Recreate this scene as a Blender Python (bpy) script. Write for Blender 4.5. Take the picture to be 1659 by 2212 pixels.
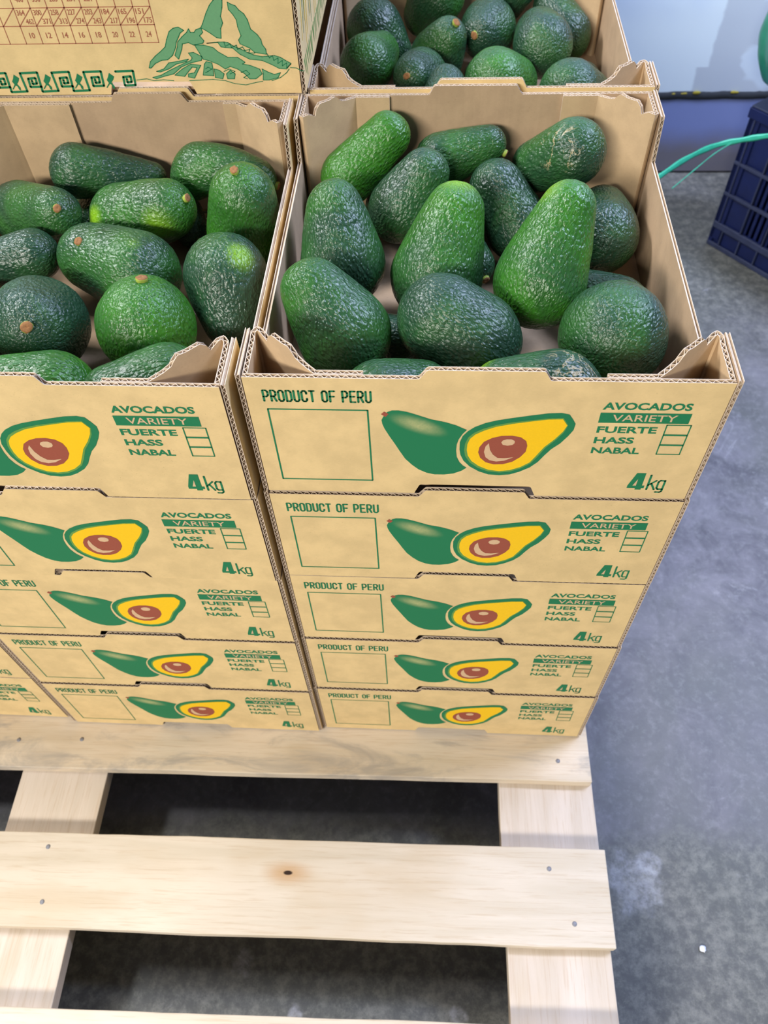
import bpy, bmesh, math, random
from mathutils import Vector, Matrix, noise
from mathutils.geometry import tessellate_polygon

for o in list(bpy.data.objects):
    bpy.data.objects.remove(o)
S = bpy.context.scene
COL = S.collection
R = random.Random(7)

# ------------------------------------------------------------------ camera
CAM = Vector((0.13808615, -0.40322073, 1.07958232))
RT = Vector((0.99807049, 0.05210695, -0.03376627))
DN = Vector((0.02255616, -0.81093971, -0.58469479))
FW = Vector((-0.05784907, 0.58280498, -0.81055033))
cam_d = bpy.data.cameras.new('camera')
cam = bpy.data.objects.new('camera', cam_d)
COL.objects.link(cam)
m3 = Matrix((RT, -DN, -FW)).transposed()
cam.matrix_world = Matrix.Translation(CAM) @ m3.to_4x4()
cam_d.sensor_fit = 'VERTICAL'
cam_d.sensor_height = 36
cam_d.lens = 1696.35 * 36 / 2212
cam_d.clip_start = 0.01
cam_d.dof.use_dof = True
cam_d.dof.focus_distance = 0.66
cam_d.dof.aperture_fstop = 10.0
S.camera = cam

# ------------------------------------------------------------------ light and exposure
w = bpy.data.worlds.new('world')
S.world = w
w.use_nodes = True
w.node_tree.nodes['Background'].inputs[0].default_value = (0.62, 0.72, 0.95, 1)
w.node_tree.nodes['Background'].inputs[1].default_value = 0.145


def area(name, loc, aim, sx, sy, power, col):
    d = bpy.data.lights.new(name, 'AREA')
    d.shape = 'RECTANGLE'
    d.size, d.size_y, d.energy, d.color = sx, sy, power, col
    o = bpy.data.objects.new(name, d)
    COL.objects.link(o)
    o.location = loc
    o.rotation_euler = (Vector(aim) - Vector(loc)).to_track_quat('-Z', 'Y').to_euler()
    return o


# fluorescent ceiling fittings of the store (all above the frame)
area('ceiling_tube_light', (-1.4, -3.2, 2.5), (0, 0, 0.5), 1.8, 0.4, 196, (1.0, 0.955, 0.87))
area('ceiling_tube_light', (-1.6, 0.75, 2.6), (0, 0.1, 0.3), 1.3, 0.22, 80, (0.97, 0.975, 1.0))
area('ceiling_tube_light', (1.9, 0.9, 2.6), (0.85, 1.4, 0.1), 0.3, 1.4, 112, (0.60, 0.70, 1.0))
S.view_settings.view_transform = 'Standard'
S.view_settings.look = 'None'
S.view_settings.exposure = 0.0
S.view_settings.gamma = 1
S.view_settings.use_curve_mapping = False

# ------------------------------------------------------------------ helpers
FLOOR = -0.13
W, D, H = 0.35, 0.408, 0.1361


def nmat(name, rough=0.8, spec=0.3):
    m = bpy.data.materials.new(name)
    m.use_nodes = True
    nt = m.node_tree
    b = nt.nodes['Principled BSDF']
    b.inputs['Roughness'].default_value = rough
    b.inputs['Specular IOR Level'].default_value = spec
    return m, nt, b


def N(nt, t, **kw):
    n = nt.nodes.new(t)
    for k, v in kw.items():
        if k in n.inputs.keys():
            n.inputs[k].default_value = v
        else:
            setattr(n, k, v)
    return n


def math_n(nt, op, a, b=None, c=None, clamp=False):
    n = nt.nodes.new('ShaderNodeMath')
    n.operation = op
    n.use_clamp = clamp
    for i, v in enumerate((a, b, c)):
        if v is None:
            continue
        if isinstance(v, (int, float)):
            n.inputs[i].default_value = v
        else:
            nt.links.new(v, n.inputs[i])
    return n.outputs[0]


def mixc(nt, fac, a, b, mode='MIX'):
    n = nt.nodes.new('ShaderNodeMix')
    n.data_type = 'RGBA'
    n.blend_type = mode
    for i, v in ((0, fac), (6, a), (7, b)):
        if isinstance(v, (int, float)):
            n.inputs[i].default_value = v
        elif isinstance(v, tuple):
            n.inputs[i].default_value = v if len(v) == 4 else (*v, 1)
        else:
            nt.links.new(v, n.inputs[i])
    return n.outputs[2]


def ramp(nt, src, a, b):
    n = nt.nodes.new('ShaderNodeMapRange')
    n.interpolation_type = 'SMOOTHSTEP'
    n.inputs[1].default_value = a
    n.inputs[2].default_value = b
    nt.links.new(src, n.inputs[0])
    return n.outputs[0]


def coords(nt, scale=(1, 1, 1), rnd=True, kind='Object'):
    tc = nt.nodes.new('ShaderNodeTexCoord')
    mp = nt.nodes.new('ShaderNodeMapping')
    mp.inputs['Scale'].default_value = scale
    nt.links.new(tc.outputs[kind], mp.inputs[0])
    if rnd:
        oi = nt.nodes.new('ShaderNodeObjectInfo')
        mu = math_n(nt, 'MULTIPLY', oi.outputs['Random'], 37.0)
        nt.links.new(mu, mp.inputs['Location'])
    return mp.outputs[0]


def noise_n(nt, vec, scale, detail=3, rough=0.55, dist=0.0):
    n = nt.nodes.new('ShaderNodeTexNoise')
    n.inputs['Scale'].default_value = scale
    n.inputs['Detail'].default_value = detail
    n.inputs['Roughness'].default_value = rough
    n.inputs['Distortion'].default_value = dist
    nt.links.new(vec, n.inputs['Vector'])
    return n.outputs['Fac']


def bump(nt, b, h, strength, dist, prev=None):
    n = nt.nodes.new('ShaderNodeBump')
    n.inputs['Strength'].default_value = strength
    n.inputs['Distance'].default_value = dist
    nt.links.new(h, n.inputs['Height'])
    if prev is not None:
        nt.links.new(prev, n.inputs['Normal'])
    nt.links.new(n.outputs[0], b.inputs['Normal'])
    return n.outputs[0]


def simple(name, col, rough=0.8, var=0.12, scale=60, spec=0.3):
    m, nt, b = nmat(name, rough, spec)
    f = noise_n(nt, coords(nt), scale, 3)
    dark = tuple(c * (1 - var) for c in col)
    light = tuple(min(1, c * (1 + var)) for c in col)
    nt.links.new(mixc(nt, f, dark, light), b.inputs['Base Color'])
    return m


# ------------------------------------------------------------------ materials
def kraft(name, col, streak=0.0):
    m, nt, b = nmat(name, 0.85, 0.2)
    v = coords(nt)
    a = noise_n(nt, v, 34, 4, 0.6)
    c = noise_n(nt, coords(nt, (1, 1, 4)), 420, 2, 0.6)
    f = math_n(nt, 'ADD', math_n(nt, 'MULTIPLY', ramp(nt, a, 0.3, 0.7), 0.55), math_n(nt, 'MULTIPLY', c, 0.45))
    colr = mixc(nt, f, tuple(x * 0.84 for x in col), tuple(x * 1.12 for x in col))
    sp = noise_n(nt, v, 700, 1)
    colr = mixc(nt, math_n(nt, 'MULTIPLY', ramp(nt, sp, 0.72, 0.78), 0.35), colr, (0.25, 0.15, 0.07))
    nt.links.new(colr, b.inputs['Base Color'])
    if streak:
        s = noise_n(nt, coords(nt, (1, 1, 0.012)), 150, 1, 0.5)
        bump(nt, b, s, streak, 0.0009)
    else:
        bump(nt, b, c, 0.12, 0.0004)
    return m


M_KRAFT = kraft('kraft_print_side', (0.69, 0.51, 0.255))
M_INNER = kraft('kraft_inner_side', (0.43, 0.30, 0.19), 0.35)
M_POST = kraft('kraft_corner_side', (0.50, 0.355, 0.21))
M_EDGE = simple('kraft_cut_edge', (0.66, 0.54, 0.43), 0.9, 0.25, 500)
M_MEDIUM = simple('kraft_fluting', (0.52, 0.40, 0.28), 0.9, 0.15, 300)
G_INK = (0.012, 0.175, 0.072)
M_GREEN = simple('green_ink', G_INK, 0.7, 0.12, 500)
M_GREENL = simple('light_green_ink', (0.13, 0.32, 0.16), 0.7, 0.08, 500)
M_OLIVE = simple('olive_ink', (0.12, 0.28, 0.06), 0.7, 0.2, 500)
M_YELLOW = simple('yellow_ink', (0.86, 0.52, 0.008), 0.7, 0.06, 500)
M_BROWN = simple('brown_ink', (0.30, 0.075, 0.045), 0.7, 0.08, 500)
M_BARE = simple('kraft_unprinted', (0.62, 0.42, 0.25), 0.85, 0.08, 200)
M_TABLE = simple('red_brown_ink', (0.36, 0.13, 0.075), 0.75, 0.1, 500)


def gloss_ink():
    m, nt, b = nmat('green_ink_halftone', 0.7)
    tc = nt.nodes.new('ShaderNodeTexCoord')
    mp = nt.nodes.new('ShaderNodeMapping')
    mp.vector_type = 'TEXTURE'
    mp.inputs['Location'].default_value = (0.128, 0, 0.0875)
    mp.inputs['Rotation'].default_value = (0, 0.42, 0)
    mp.inputs['Scale'].default_value = (0.026, 1, 0.0095)
    nt.links.new(tc.outputs['Object'], mp.inputs[0])
    ln = nt.nodes.new('ShaderNodeVectorMath')
    ln.operation = 'LENGTH'
    nt.links.new(mp.outputs[0], ln.inputs[0])
    f = ramp(nt, ln.outputs['Value'], 1.05, 0.1)
    n = noise_n(nt, coords(nt, rnd=False), 260, 3, 0.7)
    f = math_n(nt, 'MULTIPLY', f, math_n(nt, 'ADD', 0.35, math_n(nt, 'MULTIPLY', n, 0.75)), clamp=True)
    nt.links.new(mixc(nt, f, G_INK, (0.44, 0.44, 0.20)), b.inputs['Base Color'])
    return m


M_GLOSS = gloss_ink()


def wood(name, col, grain_axis, stain=0.0, knot=None):
    m, nt, b = nmat(name, 0.62, 0.3)
    sc = (1, 9, 9) if grain_axis == 'x' else (9, 1, 9)
    sc2 = (1, 26, 26) if grain_axis == 'x' else (26, 1, 26)
    a = noise_n(nt, coords(nt, sc), 3.2, 4, 0.6, 0.6)
    g = noise_n(nt, coords(nt, sc2), 16, 5, 0.7, 0.3)
    c = mixc(nt, ramp(nt, a, 0.3, 0.72), tuple(x * 0.93 for x in col), (col[0] * 1.08, col[1] * 1.1, col[2] * 1.16))
    c = mixc(nt, math_n(nt, 'MULTIPLY', ramp(nt, g, 0.50, 0.66), 0.34), c, (col[0] * 0.72, col[1] * 0.58, col[2] * 0.42))
    big = noise_n(nt, coords(nt, (1, 2.2, 1) if grain_axis == 'x' else (2.2, 1, 1)), 4.5, 3, 0.6)
    c = mixc(nt, math_n(nt, 'MULTIPLY', ramp(nt, big, 0.5, 0.70), 0.4), c, (0.56, 0.43, 0.28))
    if stain:
        s = noise_n(nt, coords(nt, (1, 3.0, 1)), 7, 6, 0.65, 0.8)
        c = mixc(nt, math_n(nt, 'MULTIPLY', ramp(nt, s, 0.47, 0.66), stain * 0.8), c, (0.37, 0.33, 0.29))
    if knot:
        tc = nt.nodes.new('ShaderNodeTexCoord')
        mp = nt.nodes.new('ShaderNodeMapping')
        mp.vector_type = 'TEXTURE'
        mp.inputs['Location'].default_value = knot
        mp.inputs['Scale'].default_value = (2.2, 1, 1)
        nt.links.new(tc.outputs['Object'], mp.inputs[0])
        ln = nt.nodes.new('ShaderNodeVectorMath')
        ln.operation = 'LENGTH'
        nt.links.new(mp.outputs[0], ln.inputs[0])
        hk = math_n(nt, 'MULTIPLY', ramp(nt, ln.outputs['Value'], 0.019, 0.003), 0.62)
        c = mixc(nt, hk, c, (0.50, 0.27, 0.10))
        c = mixc(nt, ramp(nt, ln.outputs['Value'], 0.0032, 0.002), c, (0.03, 0.012, 0.006))
    nt.links.new(c, b.inputs['Base Color'])
    bump(nt, b, g, 0.25, 0.0006)
    return m


M_WOOD = wood('pale_wood', (0.635, 0.545, 0.425), 'x')
M_WOODK = wood('pale_wood_knot', (0.635, 0.545, 0.425), 'x', knot=(-0.032, 0.010, 0.0))
M_WOODS = wood('pale_wood_stained', (0.68, 0.57, 0.43), 'x', 0.95)
M_WOODY = wood('pale_wood_lengthwise', (0.62, 0.525, 0.425), 'y')
M_NAIL = simple('nail_steel', (0.22, 0.22, 0.25), 0.45, 0.2, 400, 0.6)


def concrete():
    m, nt, b = nmat('polished_concrete', 0.42, 0.35)
    v = coords(nt, rnd=False)
    big = noise_n(nt, v, 2.1, 5, 0.6, 0.5)
    mid = noise_n(nt, v, 11, 6, 0.68, 0.6)
    fine = noise_n(nt, v, 90, 4, 0.7)
    c = mixc(nt, ramp(nt, mid, 0.3, 0.7), (0.092, 0.088, 0.103), (0.215, 0.205, 0.235))
    c = mixc(nt, math_n(nt, 'MULTIPLY', ramp(nt, big, 0.42, 0.64), 0.6), c, (0.135, 0.14, 0.125))
    c = mixc(nt, math_n(nt, 'MULTIPLY', ramp(nt, fine, 0.45, 0.75), 0.3), c, (0.34, 0.34, 0.35))
    # olive tone, browner and duller, near the wall and in front of the pallet
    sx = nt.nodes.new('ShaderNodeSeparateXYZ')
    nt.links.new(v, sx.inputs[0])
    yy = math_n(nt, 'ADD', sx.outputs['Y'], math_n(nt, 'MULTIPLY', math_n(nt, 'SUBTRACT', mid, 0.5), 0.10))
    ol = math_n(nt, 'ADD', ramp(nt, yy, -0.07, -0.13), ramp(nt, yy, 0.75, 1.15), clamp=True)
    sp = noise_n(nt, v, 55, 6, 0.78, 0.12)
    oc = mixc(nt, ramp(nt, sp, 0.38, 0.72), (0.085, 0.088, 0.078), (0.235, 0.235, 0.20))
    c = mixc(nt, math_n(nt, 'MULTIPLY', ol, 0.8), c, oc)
    # worn pale streaks and splashes
    st = noise_n(nt, coords(nt, (1, 1, 1), False), 5.5, 7, 0.75, 1.6)
    c = mixc(nt, math_n(nt, 'MULTIPLY', ramp(nt, st, 0.60, 0.72), 0.45), c, (0.46, 0.46, 0.49))
    tc = nt.nodes.new('ShaderNodeTexCoord')
    wob = nt.nodes.new('ShaderNodeTexNoise')
    wob.inputs['Scale'].default_value = 38
    wob.inputs['Detail'].default_value = 4
    nt.links.new(tc.outputs['Object'], wob.inputs['Vector'])
    for (x, y, r, k) in ((0.436, -0.165, 0.046, 0.5), (-0.021, -0.343, 0.012, 0.55), (0.338, -0.30, 0.012, 0.5),
                         (-0.10, -0.29, 0.018, 0.35), (0.19, -0.335, 0.012, 0.5), (0.46, -0.135, 0.022, 0.5)):
        va = nt.nodes.new('ShaderNodeVectorMath')
        va.operation = 'MULTIPLY_ADD'
        nt.links.new(wob.outputs['Color'], va.inputs[0])
        va.inputs[1].default_value = (r * 1.6, r * 1.6, 0)
        nt.links.new(tc.outputs['Object'], va.inputs[2])
        ds = nt.nodes.new('ShaderNodeVectorMath')
        ds.operation = 'DISTANCE'
        nt.links.new(va.outputs[0], ds.inputs[0])
        ds.inputs[1].default_value = (x + r * .8, y + r * .8, FLOOR)
        f = math_n(nt, 'MULTIPLY', ramp(nt, ds.outputs['Value'], r, r * 0.55), math_n(nt, 'MULTIPLY', ramp(nt, fine, 0.2, 0.75), k))
        c = mixc(nt, f, c, (0.50, 0.51, 0.56))
    nt.links.new(c, b.inputs['Base Color'])
    nt.links.new(math_n(nt, 'ADD', 0.34, math_n(nt, 'MULTIPLY', mid, 0.3)), b.inputs['Roughness'])
    bump(nt, b, fine, 0.15, 0.001)
    return m


def wall_paint():
    m, nt, b = nmat('pale_wall_panel', 0.34, 0.5)
    v = coords(nt, rnd=False)
    n = noise_n(nt, v, 3.0, 3, 0.5, 0.3)
    e = noise_n(nt, v, 16, 4, 0.6)
    sx = nt.nodes.new('ShaderNodeSeparateXYZ')
    nt.links.new(v, sx.inputs[0])
    c = mixc(nt, ramp(nt, n, 0.35, 0.65), (0.55, 0.69, 0.93), (0.68, 0.82, 0.98))
    # reflection of the boxes painted in greyer, stepped outline, right of x = 0.79
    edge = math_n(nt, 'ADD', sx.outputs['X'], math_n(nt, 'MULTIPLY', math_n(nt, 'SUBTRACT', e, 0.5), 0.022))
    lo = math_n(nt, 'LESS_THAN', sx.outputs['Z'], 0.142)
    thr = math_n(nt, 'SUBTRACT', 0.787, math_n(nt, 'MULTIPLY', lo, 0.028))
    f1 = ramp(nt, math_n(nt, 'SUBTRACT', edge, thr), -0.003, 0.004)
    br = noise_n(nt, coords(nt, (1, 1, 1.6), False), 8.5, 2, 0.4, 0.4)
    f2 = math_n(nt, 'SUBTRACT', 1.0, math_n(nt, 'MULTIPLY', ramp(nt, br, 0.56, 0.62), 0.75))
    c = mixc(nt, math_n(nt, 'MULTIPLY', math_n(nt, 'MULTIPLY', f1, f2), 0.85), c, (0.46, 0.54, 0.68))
    nt.links.new(c, b.inputs['Base Color'])
    return m


def kerb_paint():
    m, nt, b = nmat('kerb_paint', 0.6, 0.3)
    v = coords(nt, rnd=False)
    n = noise_n(nt, v, 9, 5, 0.6)
    sx = nt.nodes.new('ShaderNodeSeparateXYZ')
    nt.links.new(v, sx.inputs[0])
    f = ramp(nt, math_n(nt, 'ADD', sx.outputs['Z'], math_n(nt, 'MULTIPLY', n, 0.05)), -0.055, 0.03)
    c = mixc(nt, f, (0.185, 0.18, 0.22), (0.20, 0.26, 0.56))
    c = mixc(nt, math_n(nt, 'MULTIPLY', ramp(nt, n, 0.55, 0.7), 0.3), c, (0.13, 0.14, 0.22))
    nt.links.new(c, b.inputs['Base Color'])
    return m


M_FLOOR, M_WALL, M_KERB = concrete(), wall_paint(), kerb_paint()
M_SEAL = simple('black_sealant', (0.018, 0.022, 0.03), 0.7, 0.3, 80)
M_FOAM = simple('yellow_foam', (0.32, 0.27, 0.04), 0.9, 0.3, 120)
M_CRATE = simple('blue_plastic', (0.003, 0.010, 0.075), 0.4, 0.5, 25, 0.5)
M_CRATEW = simple('worn_blue_plastic', (0.035, 0.045, 0.10), 0.6, 0.4, 60, 0.4)
M_RIBBON = simple('green_ribbon_plastic', (0.045, 0.47, 0.27), 0.3, 0.25, 90, 0.6)
M_SACK = simple('green_sack_plastic', (0.006, 0.20, 0.10), 0.28, 0.4, 40, 0.6)
M_CHIP = simple('white_plaster', (0.75, 0.77, 0.85), 0.8, 0.1, 300)


def skin_mat():
    m, nt, b = nmat('avocado_skin', 0.36, 0.5)

    def at(name, out):
        a = nt.nodes.new('ShaderNodeAttribute')
        a.attribute_type = 'OBJECT'
        a.attribute_name = name
        return a.outputs[out]
    v = coords(nt)
    tc = nt.nodes.new('ShaderNodeTexCoord')
    sx = nt.nodes.new('ShaderNodeSeparateXYZ')
    nt.links.new(tc.outputs['Object'], sx.inputs[0])
    zz = math_n(nt, 'MULTIPLY', sx.outputs['Z'], 1 / 0.055)     # -1 blunt end, +1 stem end
    big = noise_n(nt, v, 19, 2, 0.5, 0.4)
    # pebbled skin, drawn out along the fruit towards the stem
    vs = coords(nt, (1, 1, 0.62))
    vo = nt.nodes.new('ShaderNodeTexVoronoi')
    vo.feature = 'SMOOTH_F1'
    vo.inputs['Scale'].default_value = 400
    vo.inputs['Smoothness'].default_value = 0.65
    wv = nt.nodes.new('ShaderNodeVectorMath')
    wv.operation = 'ADD'
    nz = nt.nodes.new('ShaderNodeTexNoise')
    nz.inputs['Scale'].default_value = 240
    nz.inputs['Detail'].default_value = 2
    nt.links.new(vs, nz.inputs['Vector'])
    sc = nt.nodes.new('ShaderNodeVectorMath')
    sc.operation = 'SCALE'
    sc.inputs[3].default_value = 0.004
    nt.links.new(nz.outputs['Color'], sc.inputs[0])
    nt.links.new(vs, wv.inputs[0])
    nt.links.new(sc.outputs[0], wv.inputs[1])
    nt.links.new(wv.outputs[0], vo.inputs['Vector'])
    peb = math_n(nt, 'SUBTRACT', 1.0, vo.outputs['Distance'])
    fine = noise_n(nt, vs, 900, 3, 0.6)
    tone = at('tone', 'Fac')
    neck = at('neck', 'Fac')
    f = math_n(nt, 'ADD', math_n(nt, 'MULTIPLY', ramp(nt, big, 0.32, 0.68), 0.55), math_n(nt, 'SUBTRACT', math_n(nt, 'MULTIPLY', tone, 1.1), 0.30))
    f = math_n(nt, 'ADD', f, math_n(nt, 'MULTIPLY', neck, ramp(nt, zz, -0.2, 0.9)), clamp=True)
    c = mixc(nt, f, (0.014, 0.050, 0.025), (0.032, 0.155, 0.009))
    # waxy grey bloom on the pebble tops
    c = mixc(nt, math_n(nt, 'MULTIPLY', ramp(nt, peb, 0.45, 0.9), 0.30), c, (0.064, 0.125, 0.070))
    c = mixc(nt, math_n(nt, 'MULTIPLY', ramp(nt, peb, 0.5, 0.15), 0.25), c, (0.006, 0.03, 0.012))
    for sp, rr in (('spot', 'spot_r'), ('spot2', 'spot2_r')):
        ds = nt.nodes.new('ShaderNodeVectorMath')
        ds.operation = 'DISTANCE'
        nt.links.new(tc.outputs['Object'], ds.inputs[0])
        nt.links.new(at(sp, 'Vector'), ds.inputs[1])
        q = math_n(nt, 'DIVIDE', ds.outputs['Value'], math_n(nt, 'ADD', at(rr, 'Fac'), 0.00001))
        q = math_n(nt, 'ADD', q, math_n(nt, 'MULTIPLY', math_n(nt, 'SUBTRACT', fine, 0.5), 0.5))
        c = mixc(nt, math_n(nt, 'MULTIPLY', ramp(nt, q, 1.0, 0.25), 0.85), c, (0.19, 0.38, 0.012))
    # brown scar lines
    sn = noise_n(nt, v, 46, 4, 0.6, 1.0)
    ln = ramp(nt, math_n(nt, 'ABSOLUTE', math_n(nt, 'SUBTRACT', sn, 0.5)), 0.030, 0.008)
    sd = nt.nodes.new('ShaderNodeVectorMath')
    sd.operation = 'DISTANCE'
    nt.links.new(tc.outputs['Object'], sd.inputs[0])
    nt.links.new(at('scar', 'Vector'), sd.inputs[1])
    sm = ramp(nt, sd.outputs['Value'], 0.026, 0.014)
    c = mixc(nt, math_n(nt, 'MULTIPLY', math_n(nt, 'MULTIPLY', ln, sm), 0.9), c, (0.34, 0.28, 0.15))
    # corky ring round the stem
    nt.links.new(c, b.inputs['Base Color'])
    nt.links.new(math_n(nt, 'ADD', 0.22, math_n(nt, 'MULTIPLY', big, 0.22)), b.inputs['Roughness'])
    p = bump(nt, b, peb, 1.0, 0.0013)
    bump(nt, b, fine, 0.4, 0.0004, p)
    return m


M_SKIN = skin_mat()
M_STEM = simple('green_stem', (0.26, 0.33, 0.05), 0.55, 0.25, 300)
M_CORK = simple('brown_stem_end', (0.24, 0.115, 0.045), 0.9, 0.6, 700)


# ------------------------------------------------------------------ geometry helpers
def mesh_obj(name, verts, faces, mats, parent=None, fm=None, smooth=False, loc=None, rotz=0.0):
    me = bpy.data.meshes.new(name)
    me.from_pydata(verts, [], faces)
    for mt in (mats if isinstance(mats, (list, tuple)) else [mats]):
        me.materials.append(mt)
    if fm:
        me.polygons.foreach_set('material_index', fm)
    if smooth:
        me.polygons.foreach_set('use_smooth', [True] * len(me.polygons))
    me.update()
    return link(name, me, parent, loc, rotz)


def link(name, me, parent=None, loc=None, rotz=0.0):
    o = bpy.data.objects.new(name, me)
    COL.objects.link(o)
    o.parent = parent
    if loc is not None:
        o.location = loc
    if rotz:
        o.rotation_euler = (0, 0, rotz)
    return o


def empty(name, loc, rotz, label, cat, group=None):
    o = bpy.data.objects.new(name, None)
    o.empty_display_size = 0.05
    COL.objects.link(o)
    o.location = loc
    o.rotation_euler = (0, 0, rotz)
    tag(o, label, cat, group)
    return o


def tag(o, label=None, cat=None, group=None, kind=None):
    if label: o['label'] = label
    if cat: o['category'] = cat
    if group: o['group'] = group
    if kind: o['kind'] = kind
    return o


class Geo:
    def __init__(s):
        s.v, s.f, s.m = [], [], []

    def box(s, x0, x1, y0, y1, z0, z1, m=0, bev=0.0):
        i = len(s.v)
        s.v += [(x, y, z) for z in (z0, z1) for (x, y) in ((x0, y0), (x1, y0), (x1, y1), (x0, y1))]
        for q in ((3, 2, 1, 0), (4, 5, 6, 7), (0, 1, 5, 4), (1, 2, 6, 5), (2, 3, 7, 6), (3, 0, 4, 7)):
            s.f.append(tuple(i + k for k in q))
            s.m.append(m)

    def obj(s, name, mats, parent=None, **kw):
        return mesh_obj(name, s.v, s.f, mats, parent, s.m, **kw)

    def mesh(s, name, mats):
        me = bpy.data.meshes.new(name)
        me.from_pydata(s.v, [], s.f)
        for mt in mats: me.materials.append(mt)
        me.polygons.foreach_set('material_index', s.m)
        me.update()
        return me


def bevelled(o, width, seg=2):
    b = o.modifiers.new('bevel', 'BEVEL')
    b.width, b.segments, b.limit_method = width, seg, 'ANGLE'
    return o


PITCH = 0.0062
T = 0.004


def corrugated(geo, path, zb, zt, t=T, phase=0.0):
    """corrugated board standing on edge along a plan path: two liners and the wavy fluting between them.
    left side of the path = inner face (material 1), right side = printed face (material 0)"""
    pts = [Vector((x, y)) for x, y in path]
    seg = [(pts[i + 1] - pts[i]).length for i in range(len(pts) - 1)]
    total = sum(seg)
    cum = [0]
    for l in seg: cum.append(cum[-1] + l)
    step = PITCH / 8
    ss = set()
    k = 0
    while k * step < total:
        ss.add(round(k * step, 6)); k += 1
    ss.add(round(total, 6))
    for c in cum: ss.add(round(c, 6))
    extra = [e for e in getattr(zt, 'keys_s', [])] + [e for e in getattr(zb, 'keys_s', [])]
    for e in extra: ss.add(round(e, 6))
    ss = sorted(s for s in ss if 0 <= s <= total + 1e-6)

    def pos(s):
        for i, l in enumerate(seg):
            if s <= cum[i + 1] + 1e-5 or i == len(seg) - 1:
                d = (pts[i + 1] - pts[i]) / l
                p = pts[i] + d * (s - cum[i])
                # smooth the normal across the bends
                n = Vector((-d.y, d.x))
                r = 0.004
                if s - cum[i] < r and i > 0:
                    d2 = (pts[i] - pts[i - 1]).normalized()
                    k = 0.5 + 0.5 * (s - cum[i]) / r
                    n = Vector((-(d * k + d2 * (1 - k)).y, (d * k + d2 * (1 - k)).x)).normalized()
                elif cum[i + 1] - s < r and i < len(seg) - 1:
                    d2 = (pts[i + 2] - pts[i + 1]).normalized()
                    k = 0.5 + 0.5 * (cum[i + 1] - s) / r
                    n = Vector((-(d * k + d2 * (1 - k)).y, (d * k + d2 * (1 - k)).x)).normalized()
                return p, n
        return pts[-1], Vector((0, 1))
    lt = 0.00045
    for kind in (0, 1, 2):
        base = len(geo.v)
        for s in ss:
            p, n = pos(s)
            a, b = zb(s), zt(s)
            if kind == 0: o0, o1 = -t / 2, -t / 2 + lt
            elif kind == 1: o0, o1 = t / 2 - lt, t / 2
            else:
                wv = math.sin(2 * math.pi * (s + phase) / PITCH) * (t / 2 - lt * 1.6)
                o0, o1 = wv - 0.00022, wv + 0.00022
                a += 0.0004
                b -= 0.0003
            q0, q1 = p + n * o0, p + n * o1
            geo.v += [(q0.x, q0.y, a), (q0.x, q0.y, b), (q1.x, q1.y, b), (q1.x, q1.y, a)]
        ns = len(ss)
        for i in range(ns - 1):
            u, v = base + 4 * i, base + 4 * i + 4
            geo.f += [(u, v, v + 1, u + 1), (u + 1, v + 1, v + 2, u + 2), (u + 2, v + 2, v + 3, u + 3), (u + 3, v + 3, v, u)]
            side0, side1 = ((0, 3), (3, 1), (3, 3))[kind]
            geo.m += [side0, 2, side1, 2]
        for u in (base, base + 4 * (ns - 1)):
            geo.f.append((u, u + 1, u + 2, u + 3)); geo.m.append(2)


def keyed(table):
    def fn(s):
        for (a, va), (b, vb) in zip(table, table[1:]):
            if s <= b:
                return va + (vb - va) * (s - a) / (b - a) if b > a else vb
        return table[-1][1]
    fn.keys_s = [k for k, _ in table]
    return fn


BOARD = [M_KRAFT, M_INNER, M_EDGE, M_MEDIUM]
POST = [M_POST, M_POST, M_EDGE, M_MEDIUM]


def end_mesh(c=0.1754, hw=0.047, jitter=0.0):
    a, b = c - hw, c + hw
    top = keyed([(0, .1358), (a, .1358), (a + .001, .1370), (a + .0055, .1437), (a + .007, .1446), (b - .0065, .1446),
                 (b - .005, .1438), (b - .001, .1365), (b, .1358), (W, .1358)])
    bot = keyed([(0, .0016), (a - .0035, .0016), (a - .0025, .0050), (a + .0005, .0125), (a + .002, .0140), (b - .002, .0138),
                 (b - .0005, .0125), (b + .0025, .0045), (b + .0035, .0016), (W, .0016)])
    g = Geo()
    corrugated(g, [(0, .002), (W, .002)], bot, top)
    return g.mesh('end_panel', BOARD)


def post_mesh(flat=0.033, tall=True):
    """corner post at the right end of the front panel"""
    path = [(W - .0022, .0045), (W - .0022, .046), (W - .0050, .0495), (W - .048, .0105), (W - .053, .0063), (W - .055 - flat, .0063)]
    L1, L2, L3, L4 = .0415, .0448, .1033, .1098
    k = 1.0 if tall else 0.0

    def h(x): return .1356 + k * x
    g = lambda t: L2 + (L3 - L2) * t
    top = keyed([(0, .1358), (L1 - .006, h(.0006)), (L2, h(.003)), (g(.10), h(.0035)), (g(.17), h(.0015)), (g(.24), h(-.001)), (g(.28), h(.005)),
                 (g(.36), h(.009)), (g(.55), h(.0085)), (g(.68), h(.0095)), (g(.75), h(.0062)), (g(.80), h(.0030)), (g(.92), h(.0012)), (L4, h(.0003)),
                 (L4 + .2, h(.0001))])
    bot = keyed([(0, .0022), (9, .0022)])
    geo = Geo()
    corrugated(geo, path, bot, top, 0.0038, 0.001)
    return geo


def mirror_x(geo):
    g = Geo()
    g.v = [(W - x, y, z) for x, y, z in geo.v]
    g.f = [tuple(reversed(f)) for f in geo.f]
    g.m = list(geo.m)
    return g


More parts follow.
